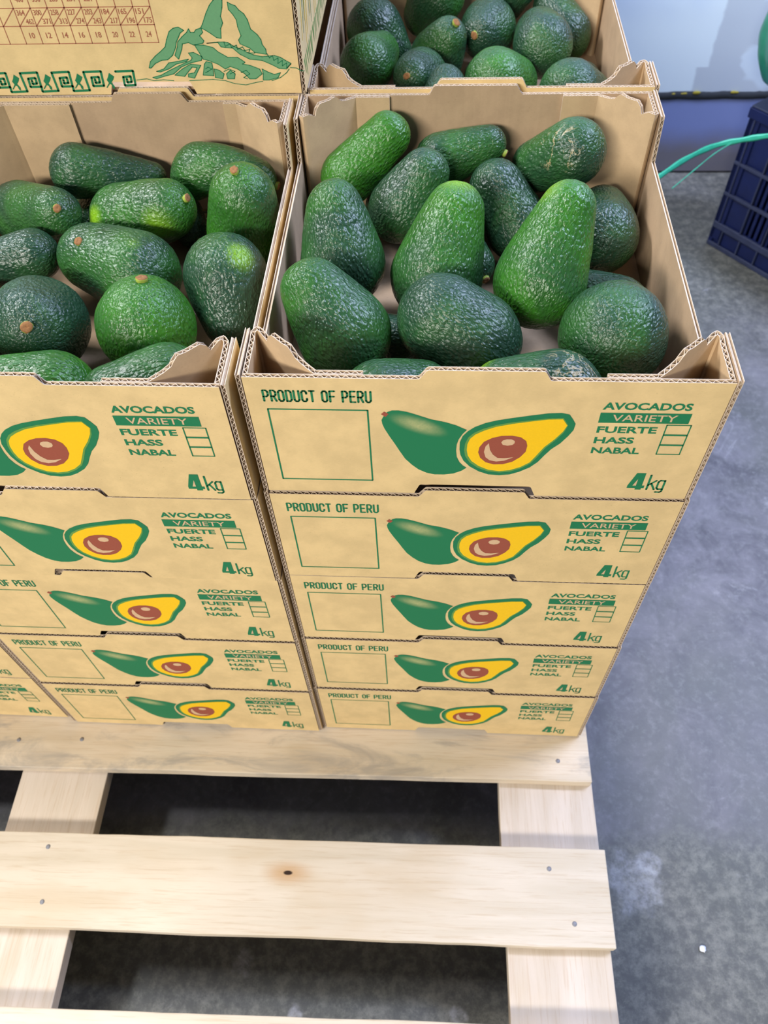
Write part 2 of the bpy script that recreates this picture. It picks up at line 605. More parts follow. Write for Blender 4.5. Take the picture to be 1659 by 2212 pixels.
def side_geo():
    """side panel with horizontal flutes, outer face at -x; lowered between the corners"""
    g = Geo()
    lt, t = 0.00045, 0.0036
    x0 = -0.0046
    step = PITCH / 8
    zlo, zmid, zend = .0018, .0945, .1374
    ys0, ys1 = .0006, D - .0006
    ya, yb = .054, .352

    def rows(z0, z1, r0, r1):
        zs = []
        k = math.ceil(z0 / step)
        zs.append(z0)
        while k * step < z1 - 1e-5:
            if k * step > z0 + 1e-5: zs.append(k * step)
            k += 1
        zs.append(z1)
        for kind in (0, 1, 2):
            base = len(g.v)
            for z in zs:
                f = (z - z0) / (z1 - z0)
                p = r0[0] + (r1[0] - r0[0]) * f
                q = r0[1] + (r1[1] - r0[1]) * f
                if kind == 0: a, b = x0, x0 + lt
                elif kind == 1: a, b = x0 + t - lt, x0 + t
                else:
                    w_ = math.sin(2 * math.pi * z / PITCH) * (t / 2 - lt * 1.6) + x0 + t / 2
                    a, b = w_ - .00022, w_ + .00022
                    p, q = p + .0004, q - .0004
                g.v += [(a, p, z), (a, q, z), (b, q, z), (b, p, z)]
            n = len(zs)
            for i in range(n - 1):
                u, v = base + 4 * i, base + 4 * i + 4
                g.f += [(u + 1, u, v, v + 1), (u + 2, u + 1, v + 1, v + 2), (u + 3, u + 2, v + 2, v + 3), (u, u + 3, v + 3, v)]
                sa, sb = ((0, 3), (3, 1), (3, 3))[kind]
                g.m += [sa, 2, sb, 2]
            for u, flip in ((base, 1), (base + 4 * (n - 1), 0)):
                g.f.append((u, u + 1, u + 2, u + 3) if flip else (u + 3, u + 2, u + 1, u)); g.m.append(2)
    rows(zlo, zmid, (ys0, ys1), (ys0, ys1))
    rows(zmid, zend, (ys0, ya + .001), (ys0, ya - .003))
    rows(zmid, zend, (yb - .002, ys1), (yb + .004, ys1))
    return g


END = end_mesh()
END_SHIFT = end_mesh(c=.206, hw=.0405)
pg = post_mesh()
POST_R, POST_L = pg.mesh('corner_post', POST), mirror_x(pg).mesh('corner_post', POST)
pl = post_mesh(tall=False)
POSTLOW_R, POSTLOW_L = pl.mesh('corner_post', POST), mirror_x(pl).mesh('corner_post', POST)
pq = post_mesh(flat=0.012)
POSTS_R = pq.mesh('corner_post', POST)
pq = mirror_x(post_mesh(flat=0.068))
POSTLONG_L = pq.mesh('corner_post', POST)
sg = side_geo()
SIDE_L = sg.mesh('side_panel', BOARD)
SIDE_R = mirror_x(sg).mesh('side_panel', BOARD)
bg = Geo()
bg.box(-.0009, W + .0009, .0085, D - .0085, .0020, .0052, 1)
BOTTOM = bg.mesh('bottom_panel', BOARD)

ART = {'whole':[(100.1,92.8),(101.6,96.5),(104.8,101.7),(108.3,103.4),(113.3,103.5),(119.3,102.1),(126.3,99.3),(137.3,94.4),(148.5,91.4),(156.7,88.1),(165.2,83.0),(162.2,78.4),(159.4,72.0),(158.1,65.7),(157.9,58.4),(158.7,51.0),(161.1,44.4),(164.0,40.2),(167.2,37.4),(163.3,33.3),(156.9,29.6),(149.3,28.0),(141.6,27.9),(135.0,29.8),(128.4,34.0),(123.0,39.8),(117.6,47.3),(113.5,56.3),(109.4,66.0),(105.5,74.6),(102.1,83.0),(100.6,88.3)],'stem':[(99.9,99.2),(102.3,102.0),(105.7,99.6),(103.3,96.3)],'half':[(160.5,60.1),(160.4,68.9),(162.3,76.0),(166.1,81.8),(170.9,86.5),(178.7,91.2),(187.4,94.4),(200.1,97.6),(211.6,100.2),(224.0,102.8),(233.7,103.5),(239.8,102.0),(243.1,96.9),(245.8,91.8),(245.4,85.0),(242.5,78.1),(237.7,69.4),(231.6,62.1),(227.4,54.6),(223.2,46.2),(217.7,39.3),(209.8,33.4),(202.5,29.8),(194.0,28.5),(185.2,29.3),(177.4,32.9),(169.5,39.2),(164.3,46.2),(161.5,53.6)],'flesh':[(166.3,59.4),(166.4,66.7),(168.1,73.1),(171.9,78.3),(178.3,82.9),(187.0,87.4),(198.7,90.9),(212.3,93.9),(224.9,96.4),(235.7,97.0),(239.9,90.1),(237.7,83.3),(232.9,74.7),(226.0,65.1),(221.1,54.5),(216.9,46.0),(210.1,39.9),(202.0,35.7),(193.5,34.2),(184.8,35.7),(176.9,40.1),(170.7,46.3),(167.4,52.9)],'ring':[(164.2,59.4),(164.6,67.4),(166.7,74.6),(170.8,80.1),(177.6,84.9),(186.7,89.2),(198.6,92.6),(212.2,95.1),(224.8,97.5),(236.0,98.2),(240.6,90.2),(238.6,82.4),(233.9,73.7),(227.0,63.9),(222.2,52.8),(217.6,44.4),(210.5,38.0),(202.2,33.6),(193.7,32.2),(184.4,33.6),(175.8,38.0),(169.2,44.6),(165.4,52.0)],'pit':[(175.3,57.3),(175.9,63.7),(179.1,70.2),(185.0,74.7),(191.9,77.3),(200.0,77.8),(206.8,76.1),(211.4,71.8),(212.8,66.3),(212.3,59.1),(208.8,52.5),(203.1,46.5),(195.9,43.2),(188.5,42.7),(181.9,45.3),(177.3,50.7)],'spot':[(192.4,69.8),(193.4,72.2),(196.3,73.6),(199.9,73.7),(202.6,71.9),(202.7,69.2),(201.1,67.1),(197.5,66.1),(193.8,67.0)],'crescent':[(182.9,68.7),(180.6,64.7),(179.8,58.2),(181.5,51.7),(184.9,48.1),(190.3,46.6),(196.6,47.9),(203.6,52.3),(196.3,50.9),(191.0,51.1),(187.0,55.1),(184.3,60.8)],'gloss':[(111.1,95.3),(149.0,74.9),(127.3,88.2)],'t_pop':[(12.5,123.7),(12.2,111.6),(93.8,122.3),(93.1,110.4)],'t_avo':[(262.6,107.1),(262.7,114.7),(326.2,116.1),(326.6,108.8)],'bar':[(261.9,103.7),(327.7,105.4),(328.1,95.0),(262.3,93.1)],'t_var':[(272.4,95.2),(318.0,103.3)],'t_fue':[(262.7,82.0),(263.0,89.2),(306.4,90.3),(307.2,82.9)],'t_has':[(262.5,69.9),(262.9,77.2),(292.7,78.0),(292.7,70.7)],'t_nab':[(262.5,57.9),(262.7,65.2),(298.5,66.2),(301.0,59.0)],'chk':[(312.8,92.0),(330.7,92.4),(331.0,58.5),(312.9,58.2),(313.1,80.5),(330.5,81.0),(312.9,69.2),(330.5,69.7)],'four':[(303.0,35.2),(311.5,35.4),(311.1,13.4),(300.2,17.6),(313.3,18.1)],'k':[(315.6,13.0),(314.9,32.4),(322.6,25.7),(322.7,13.2)],'g':[(321.0,14.4),(320.4,25.6),(329.0,26.2),(329.3,9.8)],'rect':[(14.2,103.2),(90.3,101.9),(89.8,17.9),(14.7,19.1)],'mtn':[[(194.9,27.6),(197.8,33.6),(204.2,38.8),(210.3,42.7),(216.4,47.2),(219.6,53.9),(223.9,61.1),(228.6,64.0),(233.7,65.0),(238.4,62.0),(234.2,59.5),(231.8,56.0),(228.5,51.6),(226.9,47.1),(221.7,39.2),(215.7,35.2),(209.3,34.7),(202.3,31.8),(196.7,27.5)],[(235.1,56.0),(240.9,60.1),(243.5,63.3),(244.5,60.1),(248.2,60.0),(250.5,62.4),(255.7,64.0),(256.6,59.9),(252.9,56.9),(256.1,52.4),(254.7,50.2),(244.9,48.6),(240.5,50.9),(234.2,49.8),(232.3,44.8),(227.0,35.7),(224.1,39.2),(228.6,47.1),(230.0,51.6)],[(255.7,64.0),(258.3,67.7),(263.2,76.2),(268.3,83.5),(272.7,87.6),(276.9,93.7),(281.5,93.6),(281.1,87.5),(279.8,81.3),(276.9,73.9),(277.8,68.0),(274.9,63.2),(273.5,54.4),(269.4,55.0),(264.2,58.9),(260.0,61.7)],[(285.8,85.9),(288.4,84.3),(292.7,82.7),(295.5,79.0),(299.6,75.7),(302.2,70.4),(303.8,62.3),(309.5,57.3),(312.3,52.9),(312.8,48.4),(315.7,43.9),(315.6,39.3),(304.3,41.2),(300.2,45.2),(291.2,49.2),(290.4,52.6),(293.5,56.4),(291.7,64.6),(291.6,70.5),(289.0,75.4),(285.7,79.6)],[(246.1,48.6),(254.6,48.5),(263.8,46.1),(267.9,42.1),(276.6,36.9),(286.4,36.8),(293.0,32.1),(290.2,30.4),(297.4,29.1),(306.6,25.5),(308.4,20.8),(301.3,16.1),(295.1,16.1),(290.9,21.0),(284.4,25.7),(277.4,28.2),(272.0,25.9),(265.5,30.6),(256.3,34.2),(251.7,35.4),(249.3,41.2)],[(258.6,50.1),(269.6,50.6),(271.9,46.6),(276.0,46.0),(283.2,45.4),(289.4,39.6),(298.4,34.9),(310.4,33.6),(318.5,30.1),(326.5,25.9),(333.8,25.3),(338.8,30.5),(333.7,33.4),(329.2,36.3),(323.4,38.1),(316.0,37.6),(311.0,37.1),(302.7,38.9),(297.0,41.2),(291.5,44.1),(283.6,47.6),(279.3,50.5),(275.8,51.1),(269.8,51.1)],[(309.1,25.5),(314.8,22.5),(320.7,20.1),(327.1,21.8),(324.0,17.1),(314.9,14.8),(308.6,14.8),(309.6,20.8)],[(196.0,18.3),(205.5,20.6),(215.6,25.2),(226.8,29.8),(239.1,34.4),(240.8,36.7),(238.2,41.3),(243.3,41.8),(251.0,37.7),(249.6,34.3),(238.5,32.1),(227.6,28.1),(218.4,21.6),(207.7,19.3),(199.5,17.0)],[(219.4,20.4),(228.4,26.3),(238.2,30.9),(247.9,29.6),(244.3,25.0),(238.8,17.3),(232.8,18.5),(233.5,21.5),(240.0,22.6),(243.6,27.3),(238.8,28.0),(234.1,23.9),(229.1,19.1)],[(248.3,20.2),(251.9,30.8),(254.2,33.1),(259.5,31.8),(259.5,26.0),(258.8,19.5)],[(260.3,17.7),(260.8,26.0),(265.5,24.8),(269.8,21.2),(267.5,16.4)],[(272.3,21.1),(276.7,24.6),(281.0,21.1),(279.5,16.3),(272.6,16.4)],[(201.5,24.2),(209.6,26.5),(216.2,32.3),(227.8,33.9),(236.9,35.6),(233.8,33.3),(223.3,31.0),(214.6,26.4),(205.1,23.6)]],'lines':[[(233.2,14.9),(257.4,15.9),(269.7,14.6),(279.2,11.5),(290.3,10.2),(300.7,12.5),(307.8,13.6)],[(337.7,26.6),(343.8,26.1),(348.4,23.4),(351.4,23.3)],[(178.9,16.0),(189.4,17.1),(196.5,15.2),(206.8,16.0),(216.7,15.0)],[(317.3,14.1),(326.5,17.1),(333.3,21.7),(336.3,25.2)],[(316.3,39.9),(318.1,35.9),(321.5,38.1),(322.1,33.5),(326.7,35.8),(325.9,30.6),(330.6,33.4),(329.9,28.2),(334.6,31.1),(334.0,26.4),(338.7,29.9)],[(275.7,50.5),(276.2,47.1),(281.5,49.3),(282.1,45.9),(287.4,48.1),(287.8,44.2),(293.1,46.4),(294.9,43.0),(300.0,44.0),(298.2,40.7),(304.2,40.6)],[(287.4,22.2),(292.8,24.5),(295.9,20.9),(289.1,17.4),(292.6,16.2)],[(270.2,23.5),(275.7,25.8),(281.4,23.4),(276.0,21.1)],[(252.1,26.1),(254.9,27.8),(258.3,26.0),(254.0,23.7),(251.3,22.5)]],'spiral':[(43.6,10.1),(42.9,5.0),(60.1,5.6),(59.5,23.7),(77.7,24.3),(76.5,10.1),(65.3,9.9),(66.0,18.3),(73.7,18.9),(73.3,13.4),(68.8,12.9),(69.2,16.4)],'spiral2':[(92.9,24.6),(126.0,25.6)],'runner':[(52.5,22.5),(54.8,20.5),(56.8,19.0),(55.1,16.1),(52.2,13.1),(54.4,9.5),(53.7,6.5),(52.0,7.5),(51.7,10.6),(50.0,11.6),(46.1,7.6),(45.3,8.1),(49.3,12.6),(48.0,15.6),(50.3,18.6)],'tab':[(77.9,81.6),(210.9,85.0),(61.9,65.4),(210.5,69.2),(61.0,49.3),(211.3,53.4),(79.0,66.7),(194.9,68.9),(77.7,49.6),(194.6,53.1)]}



# ------------------------------------------------------------------ flat print
class Print:
    """flat ink shapes on the front plane (x = across, z = up), millimetres in"""
    def __init__(s):
        s.v, s.f, s.m = [], [], []

    def poly(s, pts, m, layer):
        i = len(s.v)
        y = -0.00012 * layer
        s.v += [(a / 1000, y, b / 1000) for a, b in pts]
        for tri in tessellate_polygon([[Vector((a, b, 0)) for a, b in pts]]):
            p = [Vector(pts[k]) for k in tri]
            ar = (p[1] - p[0]).cross(p[2] - p[0])
            t = tri if ar > 0 else (tri[0], tri[2], tri[1])
            s.f.append(tuple(i + k for k in t)); s.m.append(m)

    def stroke(s, pts, w, m, layer, closed=False, cap=True):
        P = [Vector(p) for p in pts]
        if closed: P.append(P[0])
        for a, b in zip(P, P[1:]):
            d = b - a
            if d.length < 1e-6: continue
            d.normalize()
            n = Vector((-d.y, d.x)) * w / 2
            s.poly([tuple(a - n), tuple(b - n), tuple(b + n), tuple(a + n)], m, layer)
        for k, p in enumerate(P):
            if not cap and k in (0, len(P) - 1): continue
            s.poly([(p.x + w / 2 * math.cos(t * math.pi / 4), p.y + w / 2 * math.sin(t * math.pi / 4)) for t in range(8)], m, layer)

    def text(s, txt, u0, u1, v0, v1, m, layer, bold=0.0, shear=0.0):
        cu = bpy.data.curves.new('txt', 'FONT')
        cu.body, cu.offset, cu.shear, cu.resolution_u = txt, bold, shear, 3
        o = bpy.data.objects.new('txt', cu)
        COL.objects.link(o)
        bpy.context.view_layer.update()
        me = bpy.data.meshes.new_from_object(o.evaluated_get(bpy.context.evaluated_depsgraph_get()))
        xs = [v.co.x for v in me.vertices]; ys = [v.co.y for v in me.vertices]
        x0, x1, y0, y1 = min(xs), max(xs), min(ys), max(ys)
        i = len(s.v)
        y = -0.00012 * layer
        s.v += [((u0 + (v.co.x - x0) / (x1 - x0) * (u1 - u0)) / 1000, y, (v0 + (v.co.y - y0) / (y1 - y0) * (v1 - v0)) / 1000) for v in me.vertices]
        for p in me.polygons:
            s.f.append(tuple(i + k for k in p.vertices)); s.m.append(m)
        bpy.data.objects.remove(o); bpy.data.curves.remove(cu); bpy.data.meshes.remove(me)

    def mesh(s, name, mats):
        me = bpy.data.meshes.new(name)
        me.from_pydata(s.v, [], s.f)
        for mt in mats: me.materials.append(mt)
        me.polygons.foreach_set('material_index', s.m)
        me.update()
        return me


# condensed square-cornered capitals for the origin line
GL = {
    'P': [[(0, 0), (0, 1), (.68, 1), (1, .86), (1, .56), (.68, .42), (0, .42)]],
    'R': [[(0, 0), (0, 1), (.68, 1), (1, .86), (1, .60), (.68, .46), (0, .46)], [(.5, .46), (1, 0)]],
    'O': [[(.3, 0), (0, .14), (0, .86), (.3, 1), (.7, 1), (1, .86), (1, .14), (.7, 0), (.3, 0)]],
    'D': [[(0, 0), (0, 1), (.68, 1), (1, .86), (1, .14), (.68, 0), (0, 0)]],
    'U': [[(0, 1), (0, .14), (.3, 0), (.7, 0), (1, .14), (1, 1)]],
    'C': [[(1, .72), (1, .86), (.7, 1), (.3, 1), (0, .86), (0, .14), (.3, 0), (.7, 0), (1, .14), (1, .28)]],
    'T': [[(0, 1), (1, 1)], [(.5, 1), (.5, 0)]],
    'F': [[(0, 0), (0, 1), (1, 1)], [(0, .5), (.85, .5)]],
    'E': [[(1, 1), (0, 1), (0, 0), (1, 0)], [(0, .52), (.85, .52)]],
}


def front_prints():
    A = ART
    p1 = Print()
    p1.poly(A['whole'], 0, 2)
    p1.poly(A['stem'], 1, 3)
    a = p1.mesh('printed_avocado', [M_GLOSS, M_BROWN])
    p2 = Print()
    p2.poly(A['half'], 0, 2); p2.poly(A['ring'], 1, 3); p2.poly(A['flesh'], 2, 4)
    p2.poly(A['pit'], 3, 5); p2.poly(A['spot'], 4, 6); p2.poly(A['crescent'], 4, 6)
    b = p2.mesh('printed_halved_avocado', [M_GREEN, M_OLIVE, M_YELLOW, M_BROWN, M_BARE])
    p = Print()
    # origin line
    x0, x1, v0, h = 12.7, 93.0, 111.6, 11.1
    txt = 'PRODUCT OF PERU'
    n = sum(1.0 if ch != ' ' else 0.62 for ch in txt)
    adv = (x1 - x0 + 1.6) / n
    cx = x0
    for ch in txt:
        if ch == ' ':
            cx += adv * 0.62; continue
        ww = adv - 2.2
        for st in GL[ch]:
            p.stroke([(cx + .6 + a_ * ww, v0 + b_ * h) for a_, b_ in st], 1.65, 0, 2)
        cx += adv
    c1 = p.mesh('printed_origin_line', [M_GREEN])
    p = Print()
    p.stroke([(14.5, 103), (90, 103), (90, 18.3), (14.5, 18.3)], 1.3, 0, 2, closed=True)
    c2 = p.mesh('printed_frame', [M_GREEN])
    p = Print()
    p.text('AVOCADOS', 262.5, 326.5, 107.6, 115.3, 0, 2, bold=0.034)
    p.poly([(262, 93.6), (328, 93.6), (328, 104.5), (262, 104.5)], 0, 2)
    p.text('VARIETY', 271.5, 318.5, 95.6, 102.7, 1, 3, bold=0.006)
    p.text('FUERTE', 262.6, 307, 82.3, 89.6, 0, 2, bold=0.030)
    p.text('HASS', 262.6, 292.6, 70.2, 77.6, 0, 2, bold=0.030)
    p.text('NABAL', 262.6, 299.5, 58.3, 65.6, 0, 2, bold=0.030)
    p.stroke([(313, 92), (330.7, 92), (330.7, 58.6), (313, 58.6)], 1.0, 0, 2, closed=True)
    p.stroke([(313, 80.9), (330.7, 80.9)], 1.9, 0, 2, cap=False)
    p.stroke([(313, 69.5), (330.7, 69.5)], 1.9, 0, 2, cap=False)
    c3 = p.mesh('printed_variety_list', [M_GREEN, M_BARE])
    p = Print()
    # heavy 4
    p.poly([(304.0, 34.8), (311.3, 34.8), (311.3, 18.6), (313.4, 18.6), (313.4, 15.2), (311.3, 15.2), (311.3, 13.2), (306.4, 13.2),
            (306.4, 15.2), (299.6, 15.2), (299.6, 18.4)], 0, 2)
    p.poly([(306.4, 27.2), (303.6, 18.6), (306.4, 18.6)], 1, 3)
    p.stroke([(315.9, 13.8), (315.9, 32.2)], 1.8, 0, 2)
    p.stroke([(316.2, 19.4), (321.6, 25.4)], 1.7, 0, 2)
    p.stroke([(318.3, 21.4), (321.9, 13.8)], 1.7, 0, 2)
    p.stroke([(328.4, 25.2), (324.8, 25.6), (323.6, 23.8), (323.6, 15.8), (324.8, 14.2), (328.3, 14.4)], 1.7, 0, 2)
    p.stroke([(328.5, 25.6), (328.5, 11.6), (327.2, 10.2), (323.6, 10.4)], 1.7, 0, 2)
    e = p.mesh('printed_weight', [M_GREEN, M_BARE])
    return a, b, c1, c2, c3, e


PR_WHOLE, PR_HALF, PR_ORIGIN, PR_FRAME, PR_LIST, PR_WEIGHT = front_prints()


def back_prints():
    A = ART
    p = Print()
    for q in A['mtn']:
        p.poly(q, 1, 2)
        p.stroke(q, 0.75, 0, 3, closed=True)
    for q in A['lines']:
        p.stroke(q, 0.75, 0, 3)
    mt = p.mesh('printed_mountain', [M_GREEN, M_GREENL])
    p = Print()
    for k in range(-2, 4):
        du, dv = 33.2 * k, 0.25 * k
        sp = [(a + du, b + dv) for a, b in A['spiral']]
        if k == 3: sp = sp[3:]
        p.stroke(sp, 2.35, 0, 2)
        p.poly([(a + du, b + dv) for a, b in A['runner']], 0, 3)
    bd = p.mesh('printed_border', [M_GREEN])
    p = Print()
    cols = [78.2 + 16.62 * k for k in range(-3, 9)]
    x0, x1 = cols[0], cols[-1]
    rows_ = [51.3, 67.4, 83.3, 99.4, 115.5]
    for v in rows_: p.stroke([(x0, v), (x1, v)], 0.8, 0, 2)
    for u in cols: p.stroke([(u, rows_[0]), (u, rows_[-1])], 0.8, 0, 2)
    for a in cols[1:-1]: p.stroke([(a, 67.4), (a + 16.62, 83.3)], 0.8, 0, 2) if a > 60 else None
    bot = ['', '10', '12', '14', '16', '18', '20', '22', '24']
    up = ['', '364', '300', '258', '227', '203', '184', '165', '151']
    lo = ['', '462', '371', '313', '274', '243', '217', '196', '175']
    r3 = ['', '400', '330', '285', '251', '221', '', '', '']
    for k in range(9):
        u = 61.6 + 16.62 * k
        if bot[k]: p.text(bot[k], u + 6.0, u + 11.4, 56.4, 61.6, 0, 2, bold=.02)
        if up[k]: p.text(up[k], u + 1.4, u + 9.2, 76.8, 81.8, 0, 2, bold=.02)
        if lo[k]: p.text(lo[k], u + 7.6, u + 15.4, 69.0, 74.0, 0, 2, bold=.02)
        if r3[k]: p.text(r3[k], u + 4.4, u + 12.4, 88.4, 93.4, 0, 2, bold=.02)
    tb = p.mesh('printed_size_table', [M_TABLE])
    return mt, bd, tb


PR_MTN, PR_BORDER, PR_TABLE = back_prints()


def side_print():
    """strip of the side artwork: yellow and green leaf strokes over a green-grey band"""
    g = Geo()

    def st(y0, z0, y1, z1, w_, m, x):
        i = len(g.v)
        d = Vector((y1 - y0, z1 - z0)).normalized()
        n = Vector((-d.y, d.x)) * w_ / 2
        g.v += [(x, y0 - n.x, z0 - n.y), (x, y1 - n.x * .3, z1 - n.y * .3), (x, y1 + n.x * .3, z1 + n.y * .3), (x, y0 + n.x, z0 + n.y)]
        g.f.append((i, i + 1, i + 2, i + 3)); g.m.append(m)
    rr = random.Random(3)
    x = W + .0048
    for k in range(26):
        y = .035 + k * .009
        st(y, .118, y - .018 + rr.uniform(-.01, .01), .03 + rr.uniform(0, .03), .0045, 1 + (k % 2), x)
    for k in range(34):
        y = .01 + k * .0105
        st(y, .030, y + rr.uniform(-.008, .008), .008 + rr.uniform(0, .006), .005, 0, x)
    return g.mesh('printed_leaf_pattern', [M_OLIVE, M_YELLOW, M_GREEN])


PR_SIDE = side_print()


# ------------------------------------------------------------------ setting
g = Geo()
g.box(-2.6, 3.2, -2.2, 1.66, FLOOR - .1, FLOOR)
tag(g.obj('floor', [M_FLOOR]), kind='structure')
g = Geo()
g.box(-2.6, 3.2, 1.6186, 1.66, .083, 2.7)
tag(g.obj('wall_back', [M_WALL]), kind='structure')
g = Geo()
g.box(-2.6, 3.2, 1.6150, 1.66, FLOOR + .0035, .0685)
tag(bevelled(g.obj('baseboard_back', [M_KERB]), .003), kind='structure')
g = Geo()
g.box(-2.6, 3.2, 1.622, 1.66, FLOOR - .001, FLOOR + .0036)
tag(g.obj('trim_2', [M_SEAL]), kind='structure')
# sealant joint between wall panel and kerb, with ragged edges
vs, fs = [], []
n = 420
for i in range(n + 1):
    x = -1.0 + 3.0 * i / n
    up = .0835 + .0035 * noise.noise(Vector((x * 22, 1.3, 0))) + .0015 * noise.noise(Vector((x * 90, 4, 0)))
    dn = .0685 - .004 * abs(noise.noise(Vector((x * 15, 7.7, 0)))) - .001
    bulge = .0015 + .001 * noise.noise(Vector((x * 40, 2, 5)))
    vs += [(x, 1.6186, up), (x, 1.6155 - bulge, up - .004), (x, 1.6135 - bulge, dn + .003), (x, 1.615, dn)]
for i in range(n):
    for k in range(3):
        a = 4 * i + k
        fs.append((a, a + 1, a + 5, a + 4))
joint = tag(mesh_obj('trim_1', vs, fs, [M_SEAL], smooth=True), kind='structure')
for (x, z, r) in ((.776, .0835, .0065), (.742, .081, .003), (.748, .0815, .0035), (.865, .084, .005), (.872, .0835, .004), (.72, .081, .003)):
    vs, fs = [], []
    for i in range(7):
        for j in range(10):
            th, ph = math.pi * i / 6, 2 * math.pi * j / 10
            q = Vector((math.sin(th) * math.cos(ph), math.sin(th) * math.sin(ph), math.cos(th)))
            rr = r * (1 + .35 * noise.noise(q * 1.7 + Vector((x * 99, 0, 0))))
            vs.append((x + q.x * rr * 1.5, 1.6145 + q.y * rr * .5, z + q.z * rr * .7))
    for i in range(6):
        for j in range(10):
            fs.append((i * 10 + j, i * 10 + (j + 1) % 10, (i + 1) * 10 + (j + 1) % 10, (i + 1) * 10 + j))
    mesh_obj('foam_bead', vs, fs, [M_FOAM], joint, smooth=True)

# ------------------------------------------------------------------ pallet
PR = 0.0158
pallet = empty('wooden_pallet', (0, 0, FLOOR), PR, 'pale new wooden pallet on the concrete floor carrying the avocado box stacks', 'pallet')
rot = Matrix.Rotation(-PR, 3, 'Z')


def plocal(x, y, z=0.0):
    q = rot @ Vector((x, y, 0))
    return Vector((q.x, q.y, z - FLOOR))


def board(name, cx, cy, cz, lx, ly, lz, mat, da=0.0, parent=pallet):
    """one plank; slightly uneven edges"""
    nx = max(2, int(lx / .03)) if lx > ly else 2
    ny = max(2, int(ly / .03)) if ly > lx else 2
    seed = R.uniform(0, 99)
    vs, fs = [], []
    for zi in (-.5, .5):
        for j in range(ny + 1):
            for i in range(nx + 1):
                x, y = (i / nx - .5) * lx, (j / ny - .5) * ly
                if lx > ly and j in (0, ny): y += .0016 * noise.noise(Vector((x * 7 + seed, j * 3, 0))) + .0006 * noise.noise(Vector((x * 40 + seed, j, 1)))
                if ly > lx and i in (0, nx): x += .0016 * noise.noise(Vector((y * 7 + seed, i * 3, 0)))
                vs.append((x, y, zi * lz))
    K = (nx + 1) * (ny + 1)
    for j in range(ny):
        for i in range(nx):
            a = j * (nx + 1) + i
            fs.append((a + nx + 1, a + nx + 2, a + 1, a))
            fs.append((K + a, K + a + 1, K + a + nx + 2, K + a + nx + 1))
    for i in range(nx):
        fs.append((i, i + 1, K + i + 1, K + i))
        a = ny * (nx + 1) + i
        fs.append((a + 1, a, K + a, K + a + 1))
    for j in range(ny):
        a = j * (nx + 1)
        fs.append((a + nx + 1, a, K + a, K + a + nx + 1))
        a += nx
        fs.append((a, a + nx + 1, K + a + nx + 1, K + a))
    o = mesh_obj(name, vs, fs, [mat], parent, loc=(cx, cy, cz), rotz=da)
    bevelled(o, .0012, 2)
    return o


TD = .018       # deck board thickness
deck = []
for yc, ln, x1, mt, da in ((-.4115, .116, .3735, M_WOOD, .004), (-.2138, .1125, .3700, M_WOODK, -.001), (-.0140, .1170, .3640, M_WOODS, .0),
                           (.20, .11, .368, M_WOOD, 0), (.41, .11, .366, M_WOOD, 0), (.62, .11, .368, M_WOOD, 0), (.80, .11, .367, M_WOOD, 0)):
    x0 = -.83
    o = board('deck_board', (x0 + x1) / 2, yc, -FLOOR - TD / 2, x1 - x0, ln, TD, mt, da)
    deck.append((o, (x0 + x1) / 2, yc))
# knot material is placed in the board's own space
M_WOODK.node_tree.nodes
for nd in M_WOODK.node_tree.nodes:
    if nd.type == 'MAPPING' and nd.vector_type == 'TEXTURE':
        p_ = plocal(-.0322, -.1983)
        nd.inputs['Location'].default_value = (p_.x - deck[1][1], p_.y - deck[1][2], TD / 2)
for xc, wd in ((-.368, .1225), (.3035, .1265), (-.75, .12)):
    board('stringer_board', xc, .17, -FLOOR - TD - .0105, wd, 1.32, .021, M_WOODY, 0.0)
for xc in (-.368, .3035, -.75):
    for yc in (-.43, .21, .79):
        board('block', xc, yc, .0195 + .0355, .09, .09, .071, M_WOODY)
for yc in (-.43, .21, .79):
    board('bottom_board', -.22, yc, .0098, 1.17, .10, .0190, M_WOOD)


def nail(bd, x, y):
    o, cx, cy = bd
    p = plocal(x, y)
    vs, fs = [], []
    n = 12
    for k, (r, z) in enumerate(((.0001, .0007), (.0026, .0007), (.0030, .0002), (.0030, -.0010))):
        for j in range(n):
            a = 2 * math.pi * j / n
            vs.append((r * math.cos(a), r * math.sin(a), z))
    for k in range(3):
        for j in range(n):
            fs.append((k * n + j, (k + 1) * n + j, (k + 1) * n + (j + 1) % n, k * n + (j + 1) % n))
    q = Matrix.Rotation(-o.rotation_euler.z, 3, 'Z') @ Vector((p.x - cx, p.y - cy, 0))
    mesh_obj('nail', vs, fs, [M_NAIL], o, loc=(q.x, q.y, TD / 2), smooth=True)


for x, y in ((.3212, -.0405), (-.3479, -.0369), (-.4387, -.0412)): nail(deck[2], x, y)
for x, y in ((.2997, -.1788), (.3262, -.2402), (-.3526, -.1813), (-.3402, -.2466)): nail(deck[1], x, y)

